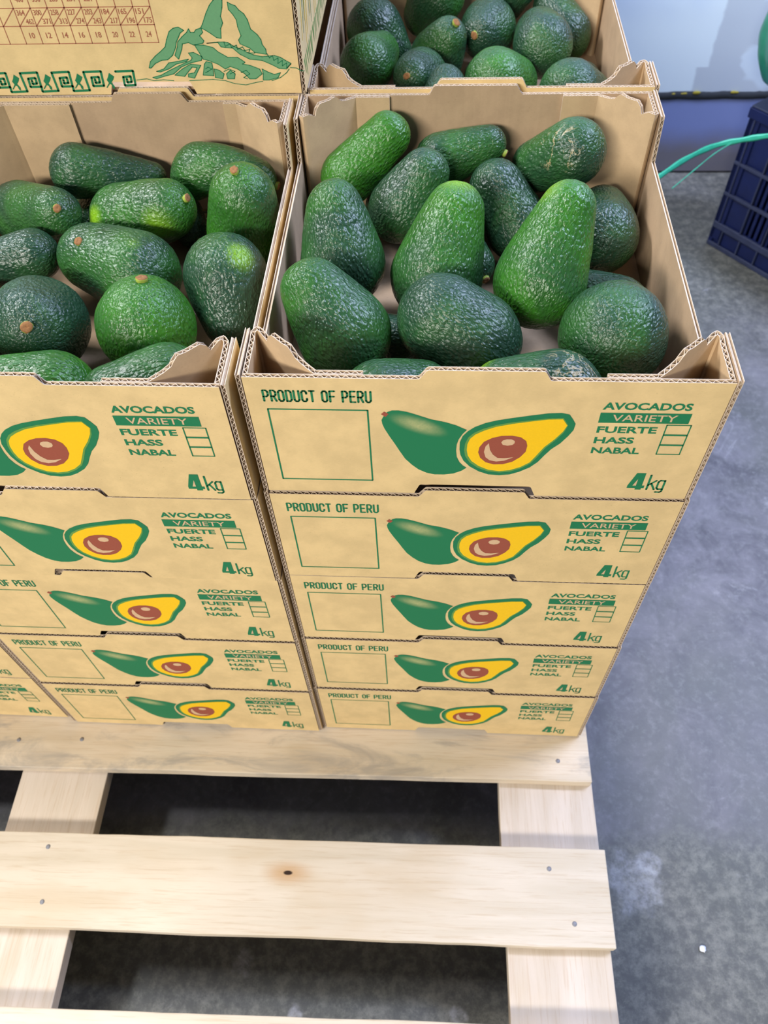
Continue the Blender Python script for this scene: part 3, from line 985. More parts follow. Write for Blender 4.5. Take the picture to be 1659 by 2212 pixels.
# ------------------------------------------------------------------ avocado boxes
def avocado_box(x, y, z, rz, label, group, top=False, prints='front', back=None, rear_stack=-1):
    b = empty('cardboard_box', (x, y, z), rz, label, 'box', group)
    f = link('end_panel', END if rear_stack < 0 else (END_A if rear_stack == 1 else END_B), b)
    if back == 'shift':
        # this tray's rear panel has its tab off centre
        g2 = link('end_panel', END_SHIFT_R, b, (W, D, 0), math.pi)
    else:
        g2 = link('end_panel', END, b, (W, D, 0), math.pi)
    pr, plm = (POST_R, POST_L) if top else (POSTLOW_R, POSTLOW_L)
    link('corner_post', pr, b)
    link('corner_post', plm, b)
    if back == 'shift' and top:
        link('corner_post', POSTLONG_R, b, (W, D, 0), math.pi)
        link('corner_post', POSTSHORT_L, b, (W, D, 0), math.pi)
    else:
        link('corner_post', pr, b, (W, D, 0), math.pi)
        link('corner_post', plm, b, (W, D, 0), math.pi)
    link('side_panel', SIDE_L, b)
    s = link('side_panel', SIDE_R, b)
    link('bottom_panel', BOTTOM, b)
    if prints == 'front':
        tag(link('printed_avocado', PR_WHOLE, f), 'green printed whole avocado')
        tag(link('printed_halved_avocado', PR_HALF, f), 'printed halved avocado with yellow flesh and brown pit')
        tag(link('printed_origin_line', PR_ORIGIN, f), 'green printed words product of Peru')
        tag(link('printed_frame', PR_FRAME, f), 'empty green printed frame')
        tag(link('printed_variety_list', PR_LIST, f), 'green printed variety list with tick boxes')
        tag(link('printed_weight', PR_WEIGHT, f), 'green printed 4kg')
    else:
        tag(link('printed_mountain', PR_MTN, f, (.0037, 0, 0)), 'green printed mountain and ruins')
        tag(link('printed_border', PR_BORDER, f, (.0037, 0, 0)), 'green printed spiral and runner border')
        tag(link('printed_size_table', PR_TABLE, f, (.0037, 0, 0)), 'red-brown printed size table')
        tag(link('printed_leaf_pattern', PR_SIDE, s), 'yellow and green printed pattern')
    return b


END_A = end_mesh(c=.1965, hw=.0415)
END_B = end_mesh(c=.1995, hw=.0415)
END_SHIFT_R = end_mesh(c=W - .206, hw=.0405)
POSTLONG_R = post_mesh(flat=0.068).mesh('corner_post', POST)
POSTSHORT_L = mirror_x(post_mesh(flat=0.012)).mesh('corner_post', POST)
for me in (END_SHIFT, POSTS_R, POSTLONG_L): bpy.data.meshes.remove(me)

ORD = {4: 'topmost', 3: 'second from the top', 2: 'middle one', 1: 'second from the bottom', 0: 'bottom one'}
dz = .0004
RX = [(0, -.0058, .0010), (.0002, -.0034, .0), (-.0003, -.0012, -.0012), (0, -.0018, .0010), (0, .0008, -.0005)]
for i in range(5):
    avocado_box(RX[i][0], RX[i][1], i * H + dz, RX[i][2],
                ('open cardboard avocado box, topmost of the right front stack, printed product of Peru' if i == 4 else
                 'closed-in cardboard avocado box in the right front stack, ' + ORD[i]), 'avocado boxes in the right front stack', top=i == 4)
LX = [(-.3605, -.0122, .001), (-.3612, -.0102, .001), (-.3620, -.0086, .0015), (-.3632, -.0098, .0015), (-.3643, -.0100, .0005)]
for i in range(5):
    avocado_box(*LX[i][:2], i * H + dz, LX[i][2],
                ('open cardboard avocado box, topmost of the left front stack, stems showing on its fruit' if i == 4 else
                 'closed-in cardboard avocado box in the left front stack, ' + ORD[i]), 'avocado boxes in the left front stack', top=i == 4, back='shift')
for i in range(3):
    avocado_box(-.7262, -.005, i * H + dz, -.003,
                'cardboard avocado box at the far left picture edge, ' + ('at the bottom on the pallet' if i == 0 else 'second up from the pallet' if i == 1 else 'third up from the pallet'),
                'avocado boxes in the far left stack', top=False)
for i in range(5):
    avocado_box(.005, .4175, i * H + dz, 0.0,
                ('open cardboard avocado box at the top edge of the picture, behind the right front box' if i == 4 else
                 'cardboard avocado box hidden in the right rear stack, ' + ORD[i]), 'avocado boxes in the right rear stack', top=i == 4)
for i in range(6):
    avocado_box(-.3514 if i == 5 else -.3545, .4055, i * H + dz + (.0008 if i == 5 else 0), 0.0,
                ('cardboard box with green mountain drawing and red-brown size table, behind the left front box' if i == 5 else
                 'cardboard avocado box hidden in the left rear stack, ' + (ORD[i] if i < 4 else 'directly under the mountain box')), 'avocado boxes in the left rear stack',
                prints='back' if i == 5 else 'front', rear_stack=1 if i == 5 else 0)

# ------------------------------------------------------------------ avocados
AVO = {
    'R1': (0.0646, 0.3619, 0.6379, 0.7308, 0.3606, 0.5796, 0.1079, 0.0285, 0.8252),
    'R2': (0.1612, 0.3727, 0.6361, 0.9503, 0.1354, 0.2803, 0.0969, 0.0278, 0.6689),
    'R3': (0.1114, 0.3109, 0.6278, 0.5792, 0.293, 0.7608, 0.0985, 0.0333, 0.741),
    'R4': (0.0482, 0.2313, 0.6283, -0.1405, 0.5478, 0.8248, 0.1158, 0.0405, 0.6526),
    'R5': (0.1451, 0.2245, 0.6224, 0.2511, 0.5367, 0.8056, 0.131, 0.0439, 0.64),
    'R6': (0.0514, 0.1263, 0.6273, -0.5886, 0.4402, 0.678, 0.1142, 0.0415, 0.6955),
    'R7': (0.1604, 0.126, 0.6157, -0.8456, 0.2567, 0.468, 0.1156, 0.0419, 0.9414),
    'R8': (0.108, 0.0548, 0.6026, 0.884, 0.4629, -0.0661, 0.1016, 0.0378, 0.7502),
    'R9': (0.2223, 0.0512, 0.6132, -0.9946, 0.0999, 0.0291, 0.11, 0.0397, 0.7211),
    'R10': (0.2118, 0.3206, 0.6052, -0.5339, 0.4317, 0.727, 0.1069, 0.0332, 0.825),
    'R11': (0.2597, 0.3608, 0.6383, -0.7415, 0.3856, -0.5491, 0.1018, 0.0324, 0.8123),
    'R12': (0.24, 0.1995, 0.6391, 0.3089, 0.5051, 0.8059, 0.1313, 0.0423, 0.5934),
    'R13': (0.3061, 0.3087, 0.5943, 0.1276, 0.9914, -0.0299, 0.1069, 0.0371, 0.7213),
    'R14': (0.2932, 0.1258, 0.6163, 0.3561, 0.9163, -0.1835, 0.1079, 0.046, 0.7407),
    'L1': (-0.2111, 0.3622, 0.6223, 0.9615, 0.1935, -0.195, 0.1199, 0.0281, 0.5344),
    'L2': (-0.2819, 0.3154, 0.6053, 0.7639, -0.5407, 0.3521, 0.1398, 0.0334, 0.7507),
    'L3': (-0.1644, 0.3069, 0.6082, 0.9276, -0.1664, 0.3346, 0.1208, 0.0369, 0.8184),
    'L4': (-0.2908, 0.2375, 0.6039, -0.9755, -0.209, -0.0693, 0.1109, 0.0256, 0.7329),
    'L5': (-0.1731, 0.2311, 0.6015, -0.935, 0.3407, 0.099, 0.1278, 0.0418, 0.8006),
    'L6': (-0.2262, 0.144, 0.6029, 0.2637, -0.7477, 0.6095, 0.1021, 0.0447, 0.8462),
    'L7': (-0.1236, 0.141, 0.6057, 0.1333, 0.1945, 0.9718, 0.0918, 0.0452, 0.7716),
    'L8': (-0.2052, 0.0655, 0.5984, -0.9743, -0.0719, 0.2134, 0.1038, 0.036, 0.7276),
    'L9': (-0.1033, 0.0615, 0.6058, -0.9418, -0.3305, 0.0618, 0.1076, 0.036, 0.7167),
    'L10': (-0.0845, 0.3512, 0.6284, 0.979, -0.1794, 0.097, 0.1174, 0.0283, 0.5704),
    'L11': (-0.0555, 0.2925, 0.6146, 0.1436, -0.1667, 0.9755, 0.1188, 0.0394, 0.8312),
    'L12': (-0.057, 0.1926, 0.6026, 0.1626, -0.7336, -0.6599, 0.1095, 0.0402, 0.7265),
    'B1': (0.0584, 0.73, 0.5969, 0.6815, -0.2668, -0.6814, 0.1003, 0.0378, 0.6953),
    'B2': (0.0524, 0.6458, 0.6065, 0.3544, 0.9322, -0.073, 0.1015, 0.0345, 0.6977),
    'B3': (0.1111, 0.6058, 0.603, -0.2311, -0.865, 0.4454, 0.0979, 0.0341, 0.681),
    'B4': (0.1259, 0.7783, 0.6192, -0.5068, 0.3689, -0.7791, 0.1027, 0.037, 0.7192),
    'B5': (0.1385, 0.6831, 0.5995, 0.4115, -0.343, 0.8444, 0.0939, 0.0359, 0.6771),
    'B6': (0.1985, 0.7255, 0.6056, -0.3384, -0.9025, 0.2663, 0.0918, 0.0378, 0.6761),
    'B7': (0.2162, 0.6032, 0.598, 0.6825, 0.6694, -0.2934, 0.1042, 0.0387, 0.7294),
    'B8': (0.2675, 0.6838, 0.6093, -0.1415, 0.9878, 0.065, 0.0973, 0.0381, 0.8219),
    'B9': (0.2988, 0.7602, 0.5983, -0.4655, 0.6849, 0.5606, 0.1029, 0.0343, 0.7107),
    'B10': (0.3041, 0.5696, 0.5987, 0.693, 0.601, -0.3982, 0.1068, 0.0372, 0.723),
    'B11': (0.224, 0.7906, 0.6088, -0.5008, 0.1367, -0.8547, 0.1082, 0.027, 0.6747),
    'B12': (0.144, 0.5354, 0.6006, 0.0808, 0.8624, 0.4997, 0.1027, 0.0346, 0.6635),
    'rf1': (0.3014, 0.2114, 0.58, -0.7644, 0.6386, -0.0885, 0.0864, 0.0285, 0.8),  # fillers from here on, added to darken the gaps between the fruit
    'rf2': (0.1648, 0.2849, 0.58, 0.5385, -0.8382, -0.086, 0.0864, 0.0285, 0.8),
    'rf3': (0.1032, 0.3674, 0.5791, 0.962, 0.2207, -0.1609, 0.0864, 0.0285, 0.8),
    'rf4': (0.0399, 0.3069, 0.5783, -0.1205, 0.9642, -0.2362, 0.0768, 0.0256, 0.85),
    'rf5': (0.2409, 0.2559, 0.5764, 0.8123, 0.4864, -0.3219, 0.0672, 0.0228, 0.85),
    'rf6': (0.2686, 0.3626, 0.5767, -0.4601, -0.8782, 0.1305, 0.0672, 0.0228, 0.85),
    'rf7': (0.0941, 0.1627, 0.5763, -0.9485, 0.3029, 0.0929, 0.0672, 0.0228, 0.85),
    'rf8': (0.2988, 0.0494, 0.5752, -0.6645, -0.707, -0.2419, 0.0672, 0.0228, 0.85),
    'rf9': (0.1776, 0.361, 0.5805, -0.7951, -0.3796, 0.473, 0.0672, 0.0228, 0.85),
    'lf1': (-0.3017, 0.0747, 0.5879, -0.5387, -0.7539, -0.3761, 0.1008, 0.0342, 0.75),
    'lf2': (-0.311, 0.1624, 0.5835, -0.5626, -0.8249, -0.0544, 0.0931, 0.0314, 0.8),
    'lf3': (-0.3163, 0.2699, 0.5741, 0.9931, -0.0397, -0.11, 0.0672, 0.0228, 0.85),
    'lf4': (-0.2439, 0.3502, 0.5753, -0.4383, 0.8988, -0.0018, 0.0672, 0.0228, 0.85),
    'lf5': (-0.135, 0.3474, 0.5746, 0.5421, -0.8162, -0.1998, 0.0672, 0.0228, 0.85),
    'bf1': (0.0635, 0.5095, 0.5853, 0.2572, 0.9589, -0.1196, 0.1008, 0.0342, 0.75),
    'bf2': (0.2542, 0.4761, 0.5911, 0.9427, -0.2426, 0.2291, 0.1008, 0.0342, 0.75),
    'bf3': (0.1588, 0.4613, 0.5787, 0.8804, 0.3967, -0.2598, 0.0768, 0.0256, 0.85),
    'bf4': (0.2028, 0.6735, 0.5739, 0.8735, 0.4671, -0.1371, 0.0672, 0.0228, 0.85),
    'bf5': (0.3146, 0.6439, 0.574, -0.6677, -0.7327, -0.1318, 0.0672, 0.0228, 0.85),
}
# label, overall greenness, brightness of the neck, extras (yellow-green spots, scars, bend)
INFO = {
    'R1': ('bright glossy green avocado in the back left corner of the right front box', 1.0, 0.1, {'stem_dir': (0.25, 0.95, -0.2)}),
    'R2': ('dark avocado lying against the back wall of the right front box, second from left', 0.3, 0, {'stem_dir': (0.89, -0.28, -0.35)}),
    'R3': ('matt grey-green avocado leaning back right beside the bright one, right front box', 0.12, 0.0, {'stem_dir': (0.3, 0.95, -0.06)}),
    'R4': ('tall grey-green avocado against the left wall of the right front box', 0.22, 0.1, {'stem_dir': (-0.16, 0.97, -0.18)}),
    'R5': ('long pear-shaped avocado with light green neck in the centre of the right front box', 0.45, 0.6, {'spot': (0.1576, 0.2538, 0.67, 0.022), 'stem_dir': (0.12, 0.98, -0.18)}),
    'R6': ('plump dark avocado in the front left corner of the right front box', 0.4, 0.1, {'stem_dir': (-0.37, 0.88, -0.29)}),
    'R7': ('blue-sheened dark avocado lying crosswise at front centre of the right front box', 0.05, 0, {'stem_dir': (-0.43, 0.83, -0.35)}),
    'R8': ('dark avocado half hidden behind the front panel, left of the tab, right front box', 0.15, 0, {'stem_dir': (0.04, 0.71, -0.7)}),
    'R9': ('avocado with pale green tip and brown scars behind the front tab, right front box', 0.2, 0.5, {'spot': (0.1776, 0.0685, 0.6273, 0.018), 'scar': (0.2459, 0.0511, 0.6451), 'stem_dir': (-0.36, 0.68, -0.64)}),
    'R10': ('dull dark avocado standing behind and between the two long-necked ones, right front box', 0.05, 0, {'stem_dir': (-0.18, 0.97, -0.15)}),
    'R11': ('dark avocado with branching beige scar lines in the back right of the right front box', 0.2, 0, {'scar': (0.257, 0.3382, 0.6614), 'stem_dir': (0.23, 0.86, -0.46)}),
    'R12': ('largest bright-necked avocado leaning up in the right half of the right front box', 0.6, 0.5, {'spot': (0.2414, 0.2257, 0.6808, 0.02), 'stem_dir': (0.26, 0.95, -0.19)}),
    'R13': ('grey-skinned dark avocado against the right wall of the right front box', 0.0, 0, {'stem_dir': (0.19, 0.36, -0.91)}),
    'R14': ('round dark avocado in the front right corner of the right front box', 0.15, 0, {'stem_dir': (-0.03, 0.26, -0.96)}),
    'L1': ('dark avocado lying along the back wall of the left front box, neck to the right', 0.05, 0, {'stem_dir': (0.15, 0.83, -0.54)}),
    'L2': ('avocado with orange-brown stem facing up at the left edge of the left front box', 0.25, 0, {'stem_dir': (0.46, -0.63, 0.62)}),
    'L3': ('avocado with yellow-green blunt end and side patch, back of the left front box', 0.5, 0, {'spot': (-0.2087, 0.2905, 0.6168, 0.016), 'spot2': (-0.139, 0.2826, 0.6194, 0.022), 'stem_dir': (0.83, -0.18, 0.53)}),
    'L4': ('blue-grey sheened avocado cut by the left picture edge, middle row of the left front box', 0.0, 0, {'stem_dir': (-0.53, 0.68, -0.52)}),
    'L5': ('avocado lying crosswise with greenish stem at its left end, centre of the left front box', 0.3, 0.1, {'spot': (-0.1461, 0.218, 0.6306, 0.012), 'stem_dir': (0.03, -0.48, 0.88)}),
    'L6': ('dark avocado pointing its brown stem at the viewer, lower left of the left front box', -0.05, 0, {'stem': 0.0052, 'stem_dir': (0.27, -0.75, 0.6)}),
    'L7': ('bright green avocado standing with brown stem upwards, front centre of the left front box', 0.75, 0, {'stem': 0.0048, 'stem_dir': (0.16, 0.15, 0.98)}),
    'L8': ('light green avocado behind the front panel at the left picture edge, left front box', 0.8, 0.1, {'stem_dir': (-0.59, 0.58, -0.57)}),
    'L9': ('avocado with pebbled green back beside the right corner flap, left front box', 0.35, 0, {'stem_dir': (-0.64, 0.49, -0.59)}),
    'L10': ('curved avocado in the back right corner of the left front box, neck bending right', 0.45, 0, {'bend': -0.55, 'bendto': (0, 0.35, 1), 'stem_dir': (0.95, -0.23, -0.22)}),
    'L11': ('green avocado standing with yellow stem up against the right wall, left front box', 0.75, -0.3, {'stem': 0.0045, 'stem_dir': (-0.02, -0.23, 0.97)}),
    'L12': ('avocado with a yellow-green spot on top, front right of the left front box', 0.1, 0, {'spot': (-0.0401, 0.1946, 0.639, 0.018), 'stem_dir': (-0.13, 0.27, -0.95)}),
    'B1': ('dark avocado in the left back part of the rear box', 0.2, 0, {'stem_dir': (0.23, 0.72, -0.65)}),
    'B2': ('light-shouldered avocado at the front left of the rear box', 0.55, 0, {'stem_dir': (-0.51, 0.58, -0.63)}),
    'B3': ('dark avocado with brown stem towards the viewer, front row left of the rear box', 0.2, 0, {'stem_dir': (-0.23, -0.87, 0.44)}),
    'B4': ('avocado cut by the top picture edge, behind the yellow-stemmed one in the rear box', 0.35, 0, {'stem_dir': (0.16, 0.97, -0.17)}),
    'B5': ('dark avocado with thick yellow-brown stem pointing up in the rear box', 0.2, 0, {'stem': 0.0048, 'stem_dir': (0.38, -0.38, 0.84)}),
    'B6': ('grey dark avocado with dim brown stem in shadow, middle of the rear box', 0.0, 0, {'stem': 0.0046, 'stem_dir': (-0.37, -0.89, 0.25)}),
    'B7': ('bright green avocado in the front row centre of the rear box', 0.7, 0, {'stem_dir': (-0.39, 0.82, -0.41)}),
    'B8': ('dark avocado with orange-brown stem on its upper left, right half of the rear box', 0.1, 0, {'stem_dir': (-0.31, -0.67, 0.67)}),
    'B9': ('dark avocado against the right wall of the rear box', 0.05, 0, {'stem_dir': (0.1, 0.94, -0.34)}),
    'B10': ('avocado in the front right corner of the rear box', 0.25, 0, {'stem_dir': (-0.36, 0.87, -0.34)}),
    'B11': ('avocado at the very top picture edge, back centre of the rear box', 0.2, 0, {'stem_dir': (0.07, 0.93, -0.37)}),
    'B12': ('small blue-grey avocado tip right behind the raised tab, rear box', 0.0, 0, {'stem_dir': (-0.01, 0.81, -0.58)}),
    'rf1': ('small dark filler avocado added under the others in the right front box, right side, centre', 0.1, 0, {'stem_dir': (-0.76, 0.64, -0.09)}),
    'rf2': ('small dark filler avocado added under the others in the right front box, middle, back half', 0.1, 0, {'stem_dir': (0.54, -0.84, -0.09)}),
    'rf3': ('small dark filler avocado added under the others in the right front box, left of centre, back wall', 0.1, 0, {'stem_dir': (0.96, 0.22, -0.16)}),
    'rf4': ('small dark filler avocado added under the others in the right front box, left side, back half', 0.1, 0, {'stem_dir': (-0.12, 0.96, -0.24)}),
    'rf5': ('small dark filler avocado added under the others in the right front box, right of centre, back half', 0.1, 0, {'stem_dir': (0.81, 0.49, -0.32)}),
    'rf6': ('small dark filler avocado added under the others in the right front box, right of centre, back wall', 0.1, 0, {'stem_dir': (-0.46, -0.88, 0.13)}),
    'rf7': ('small dark filler avocado added under the others in the right front box, left of centre, front half', 0.1, 0, {'stem_dir': (-0.95, 0.3, 0.09)}),
    'rf8': ('small dark filler avocado added under the others in the right front box, right side, front', 0.1, 0, {'stem_dir': (-0.66, -0.71, -0.24)}),
    'rf9': ('small dark filler avocado added under the others in the right front box, middle, back wall', 0.1, 0, {'stem_dir': (-0.8, -0.38, 0.47)}),
    'lf1': ('small dark filler avocado added under the others in the left front box, left side, front', 0.1, 0, {'stem_dir': (-0.54, -0.75, -0.38)}),
    'lf2': ('small dark filler avocado added under the others in the left front box, left side, front half', 0.1, 0, {'stem_dir': (-0.56, -0.82, -0.05)}),
    'lf3': ('small dark filler avocado added under the others in the left front box, left side, back half', 0.1, 0, {'stem_dir': (0.99, -0.04, -0.11)}),
    'lf4': ('small dark filler avocado added under the others in the left front box, left of centre, back wall', 0.1, 0, {'stem_dir': (-0.44, 0.9, -0.0)}),
    'lf5': ('small dark filler avocado added under the others in the left front box, right of centre, back wall', 0.1, 0, {'stem_dir': (0.54, -0.82, -0.2)}),
    'bf1': ('small dark filler avocado added under the others in the right rear box, left side, front', 0.1, 0, {'stem_dir': (0.26, 0.96, -0.12)}),
    'bf2': ('small dark filler avocado added under the others in the right rear box, right of centre, front', 0.1, 0, {'stem_dir': (0.94, -0.24, 0.23)}),
    'bf3': ('small dark filler avocado added under the others in the right rear box, middle, front', 0.1, 0, {'stem_dir': (0.88, 0.4, -0.26)}),
    'bf4': ('small dark filler avocado added under the others in the right rear box, middle, back half', 0.1, 0, {'stem_dir': (0.87, 0.47, -0.14)}),
    'bf5': ('small dark filler avocado added under the others in the right rear box, right side, centre', 0.1, 0, {'stem_dir': (-0.67, -0.73, -0.13)}),
}



def avocado(key):
    NU, NV = (60, 48) if key[1] == 'f' else (150, 120)
    cx, cy, cz, dx, dy, dz_, L, Rr, k = AVO[key]
    label, tone, neck, extra = INFO[key]
    d = Vector((dx, dy, dz_)).normalized()
    # pear profile: envelope of a tapering chain of spheres
    n = 40
    ch = []
    for i in range(n + 1):
        t = i / n
        ch.append((-(L / 2 - Rr) + t * (L - Rr - k * Rr), Rr * (1 - (1 - k) * t ** 1.15)))
    seed = Vector((hash_(key) * 13.7, hash_(key) * 5.1, 3.3))
    bend = extra.get('bend', 0.0)
    vs, fs = [], []
    for i in range(NU + 1):
        th = math.pi * i / NU
        z = -math.cos(th) * L / 2 * .9995
        r = 0
        for c_, q in ch:
            w2 = q * q - (z - c_) ** 2
            if w2 > r: r = w2
        r = math.sqrt(max(r, 0))
        for j in range(NV):
            ph = 2 * math.pi * j / NV
            p = Vector((r * math.cos(ph), r * math.sin(ph), z))
            if i in (0, NU): p = Vector((0, 0, z))
            nn = Vector((p.x, p.y, p.z * .5)).normalized()
            q = Vector((p.x * 290, p.y * 290, p.z * 170)) + seed * 7
            h = -.0004 + .00030 * noise.noise(q) + .0008 * noise.noise(p * 45 + seed)
            h += .00012 * noise.noise(q * 1.9)
            p = p + nn * h
            if bend: p.x += bend * (p.z / (L / 2)) ** 2 * .02 - bend * .008
            vs.append(tuple(p))
    for i in range(NU):
        for j in range(NV):
            a, b_ = i * NV + j, i * NV + (j + 1) % NV
            fs.append((a, b_, b_ + NV, a + NV))
    o = mesh_obj('avocado', vs, fs, [M_SKIN], smooth=True)
    q = d.to_track_quat('Z', 'Y')
    o.location = (cx, cy, cz)
    if 'bendto' in extra:        # turn the bent side towards a world direction
        m = q.to_matrix()
        wv = Vector(extra['bendto'])
        loc_ = m.transposed() @ wv
        q = q @ Vector((0, 0, 1)).rotation_difference(Vector((0, 0, 1)))
        ang = math.atan2(loc_.y, loc_.x)
        q = q @ Matrix.Rotation(ang, 3, 'Z').to_quaternion()
    o.rotation_euler = q.to_euler()
    tag(o, label, 'avocado', {'R': 'avocados in the right front box', 'L': 'avocados in the left front box', 'B': 'avocados in the right rear box',
               'r': 'filler layer of the right front box', 'l': 'filler layer of the left front box', 'b': 'filler layer of the right rear box'}[key[0]])
    o['tone'], o['neck'] = float(tone), float(neck)
    mw = Matrix.Translation((cx, cy, cz)) @ q.to_matrix().to_4x4()
    inv = mw.inverted()
    for nm in ('spot', 'spot2'):
        if nm in extra:
            a = extra[nm]
            o[nm] = [float(t) for t in inv @ Vector(a[:3])]
            o[nm + '_r'] = float(a[3])
        else:
            o[nm] = [9.0, 9.0, 9.0]
            o[nm + '_r'] = 0.001
    o['scar'] = [float(t) for t in inv @ Vector(extra['scar'])] if 'scar' in extra else [9.0, 9.0, 9.0]
    # stem stub
    rs = extra.get('stem', .0040)
    hs = .0042
    vs, fs, fm = [], [], []
    n = 14
    prof = [(rs * .95, -.004), (rs, 0), (rs * 1.12, hs * .6), (rs * 1.08, hs * .85), (rs * .9, hs), (rs * .45, hs * 1.02), (.0001, hs * .9)]
    for a, (r, z) in enumerate(prof):
        for j in range(n):
            ph = 2 * math.pi * j / n
            w_ = 1 + .26 * noise.noise(Vector((math.cos(ph) * 2 + seed.x, math.sin(ph) * 2, a)))
            vs.append((r * w_ * math.cos(ph), r * w_ * .85 * math.sin(ph), z + .0004 * noise.noise(Vector((j * .7, a, seed.x)))))
    for a in range(len(prof) - 1):
        for j in range(n):
            fs.append((a * n + j, a * n + (j + 1) % n, (a + 1) * n + (j + 1) % n, (a + 1) * n + j))
            fm.append(0 if a < 3 else 1)
    st = mesh_obj('stem', vs, fs, [M_STEM, M_CORK], o, fm, smooth=True)
    st.location = (bend * .012, 0, L / 2 - .0004)
    if 'stem_dir' in extra:
        # the stalk sits off the tip: world direction from the centre of the neck
        nv = (q.to_matrix().transposed() @ Vector(extra['stem_dir'])).normalized()
        rk = k * Rr
        st.location = Vector((bend * .012, 0, L / 2 - rk)) + nv * (rk - .0012)
        st.rotation_euler = nv.to_track_quat('Z', 'Y').to_euler()
    return o


def hash_(s):
    return (sum(ord(c) * (i * 7 + 3) for i, c in enumerate(s)) % 97) / 97


for key in AVO:
    avocado(key)

# ------------------------------------------------------------------ blue crate by the wall
C0 = Vector((.804, 1.306, FLOOR))
e1 = Vector((.117, -.142, 0)).normalized()
ang = math.atan2(e1.y, e1.x)
crate = empty('plastic_crate', C0, ang, 'tall blue plastic crate with ribbed slotted sides standing by the wall', 'crate')
CL, CW, CH = .50, .34, .335


def cpart(name, boxes, mat, par=crate, bev=.002):
    g = Geo()
    for b in boxes: g.box(*b)
    return bevelled(g.obj(name, [mat], par), bev)


# local x along the visible side, local y away from the viewer (to the wall)
cpart('corner_post', [(0, .012, 0, .012, .0, CH - .02), (.0, .028, .0, .005, .02, CH - .02), (0, .005, 0, .028, .02, CH - .02)], M_CRATE)
cpart('corner_post', [(CL - .02, CL, 0, .02, .0, CH - .02)], M_CRATE)
cpart('corner_post', [(0, .02, CW - .02, CW, .0, CH - .02)], M_CRATE)
cpart('corner_post', [(CL - .02, CL, CW - .02, CW, .0, CH - .02)], M_CRATE)
cpart('rim', [(-.004, CL + .004, -.004, .014, CH - .022, CH), (-.004, CL + .004, CW - .014, CW + .004, CH - .022, CH),
              (-.004, .014, .0145, CW - .0145, CH - .022, CH), (CL - .014, CL + .004, .0145, CW - .0145, CH - .022, CH)], M_CRATE)
cpart('base', [(.004, CL - .004, .004, CW - .004, .004, .010)], M_CRATE)
cpart('base_band', [(0.002, CL - .002, -.003, .004, .050, .066), (0.002, CL - .002, -.001, .004, .0, .012)], M_CRATEW)
for z in (.135, .21):
    cpart('rib', [(.002, CL - .002, -.0035, .004, z, z + .007)], M_CRATEW, bev=.001)
xs_ = [.014, .075, .135, .195, .255, .315, .375, .435]
for x in xs_:
    cpart('upright_rib', [(x, x + .0035, -.003, .004, .066, CH - .022)], M_CRATEW, bev=.001)
cpart('wall_panel', [(.012, .075, .004, .007, .012, CH - .022)], M_CRATE, bev=.0005)
for a in range(1, 7):
    x = xs_[a]
    for k in range(4):
        cpart('slat', [(x + .004 + k * .0145, x + .0115 + k * .0145, .004, .007, .066, CH - .022)], M_CRATE, bev=.0005)
cpart('wall_panel', [(.075, CL - .02, .004, .007, .012, .066)], M_CRATE, bev=.0005)
cpart('wall_panel', [(.004, .007, .02, CW - .02, .012, CH - .022)], M_CRATE, bev=.0005)
cpart('wall_panel', [(.02, CL - .02, CW - .007, CW - .004, .012, CH - .022)], M_CRATE, bev=.0005)
for k in range(9):
    x = .030 + k * .05
    cpart('foot_rib', [(x, x + .004, -.001, .004, .012, .050)], M_CRATEW, bev=.0008)
cpart('lid', [(-.002, CL + .002, -.002, CW + .002, CH + .0002, CH + .0045)], M_CRATEW)

# green sack on the crate
vs, fs = [], []
nu, nv = 40, 48
for i in range(nu + 1):
    t = i / nu
    z = t * .30
    r = .014 + .088 * math.sin(math.pi * min(1, (t * .97 + .02)) ** .85) ** .62
    if t < .10: r = .040 + (r - .040) * (t / .10)
    for j in range(nv):
        ph = 2 * math.pi * j / nv
        fold = 1 + .05 * math.sin(ph * 7 + t * 5) * (1 - abs(t - .5)) + .06 * noise.noise(Vector((math.cos(ph) * 2, math.sin(ph) * 2, t * 4)))
        vs.append((r * fold * math.cos(ph), r * fold * math.sin(ph), z))
for i in range(nu):
    for j in range(nv):
        fs.append((i * nv + j, i * nv + (j + 1) % nv, (i + 1) * nv + (j + 1) % nv, (i + 1) * nv + j))
fs.append(tuple(range(nv - 1, -1, -1)))
sack = mesh_obj('plastic_sack', vs, fs, [M_SACK], smooth=True, loc=(.893, 1.337, FLOOR + CH + .0048))
tag(sack, 'bulging dark green plastic sack standing on the blue crate, cut by the right picture edge', 'sack')


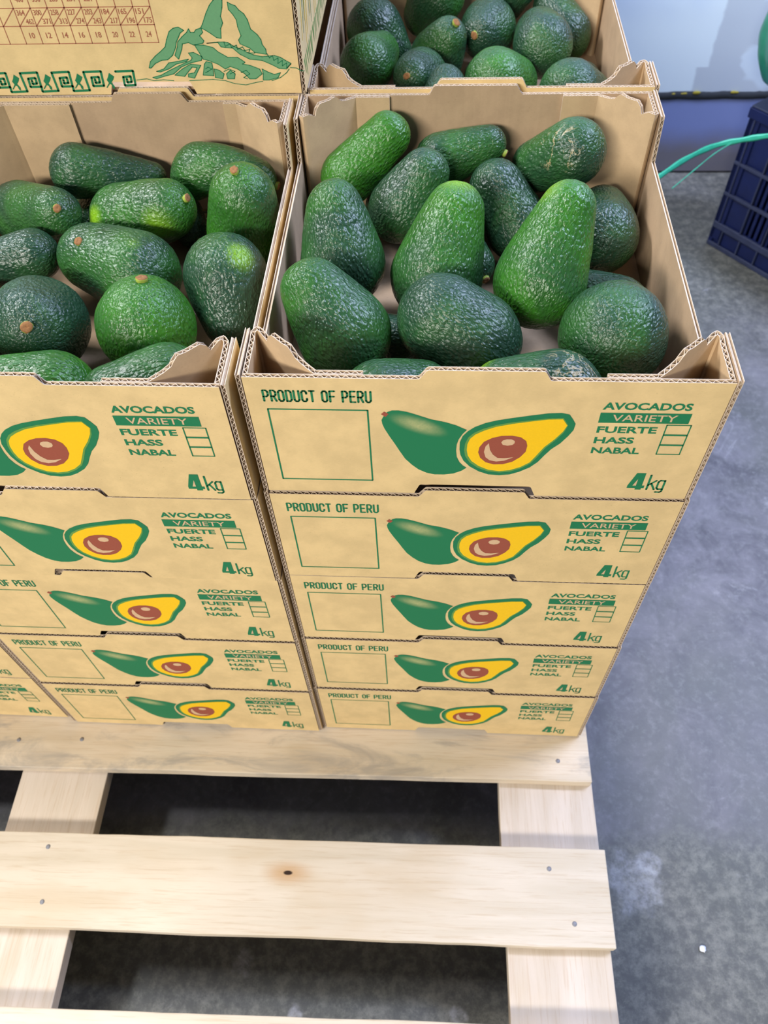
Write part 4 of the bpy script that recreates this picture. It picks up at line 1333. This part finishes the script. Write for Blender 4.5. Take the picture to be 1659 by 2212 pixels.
# green ribbon from the rear stack to the crate
def ribbon_strip(name, pts, wd, mat, parent=None, tw=0.0):
    P = [Vector(p) for p in pts]
    S_ = []
    n = len(P)
    for i in range(n - 1):
        p0, p1, p2, p3 = P[max(i - 1, 0)], P[i], P[i + 1], P[min(i + 2, n - 1)]
        for k in range(10):
            t = k / 10
            S_.append(.5 * ((2 * p1) + (p2 - p0) * t + (2 * p0 - 5 * p1 + 4 * p2 - p3) * t * t + (3 * p1 - p0 - 3 * p2 + p3) * t ** 3))
    S_.append(P[-1])
    vs, fs = [], []
    for i, p in enumerate(S_):
        d = (S_[min(i + 1, len(S_) - 1)] - S_[max(i - 1, 0)]).normalized()
        side = d.cross(Vector((0, -1, .3))).normalized()
        side = Matrix.Rotation(tw * i / len(S_), 3, d) @ side
        nrm = d.cross(side).normalized()
        w_ = wd / 2 * (1 + .12 * math.sin(i * .7))
        for a, b_ in ((-1, 0), (-.5, .35), (.5, .35), (1, 0), (.5, -.2), (-.5, -.2)):
            vs.append(tuple(p + side * a * w_ + nrm * b_ * wd * .35))
    for i in range(len(S_) - 1):
        for j in range(6):
            fs.append((i * 6 + j, i * 6 + (j + 1) % 6, (i + 1) * 6 + (j + 1) % 6, (i + 1) * 6 + j))
    fs.append((5, 4, 3, 2, 1, 0))
    q = (len(S_) - 1) * 6
    fs.append(tuple(q + k for k in range(6)))
    return mesh_obj(name, vs, fs, [mat], parent, smooth=True)


rb = ribbon_strip('plastic_ribbon', [(.3555, .80, .16), (.42, .90, .185), (.50, .965, .205), (.554, 1.013, .217), (.626, 1.095, .210), (.698, 1.165, .1975),
                                     (.754, 1.182, .2005), (.809, 1.190, .205), (.87, 1.186, .2140), (.93, 1.195, .2185)], .0115, M_RIBBON)
tag(rb, 'bright green plastic ribbon stretched from behind the right box to the blue crate', 'ribbon')
ribbon_strip('loose_strand', [(.740, 1.180, .198), (.70, 1.155, .187), (.66, 1.12, .175), (.61, 1.075, .160)], .0022, M_RIBBON, rb)

# plaster crumbs on the floor
def crumb(x, y, r, label):
    vs, fs = [], []
    for i in range(9):
        for j in range(14):
            th, ph = math.pi * i / 8, 2 * math.pi * j / 14
            q = Vector((math.sin(th) * math.cos(ph), math.sin(th) * math.sin(ph), math.cos(th)))
            rr = r * (1 + .4 * noise.noise(q * 1.4 + Vector((x * 50, y * 30, 0))))
            vs.append((q.x * rr, q.y * rr, max(-r * .3, q.z * rr * .4)))
    for i in range(8):
        for j in range(14):
            fs.append((i * 14 + j, i * 14 + (j + 1) % 14, (i + 1) * 14 + (j + 1) % 14, (i + 1) * 14 + j))
    o = mesh_obj('plaster_crumb', vs, fs, [M_CHIP], smooth=True, loc=(x, y, FLOOR + r * .3))
    tag(o, label, 'crumb')


crumb(.5165, -.2425, .0042, 'small white plaster crumb on the grey floor right of the pallet')
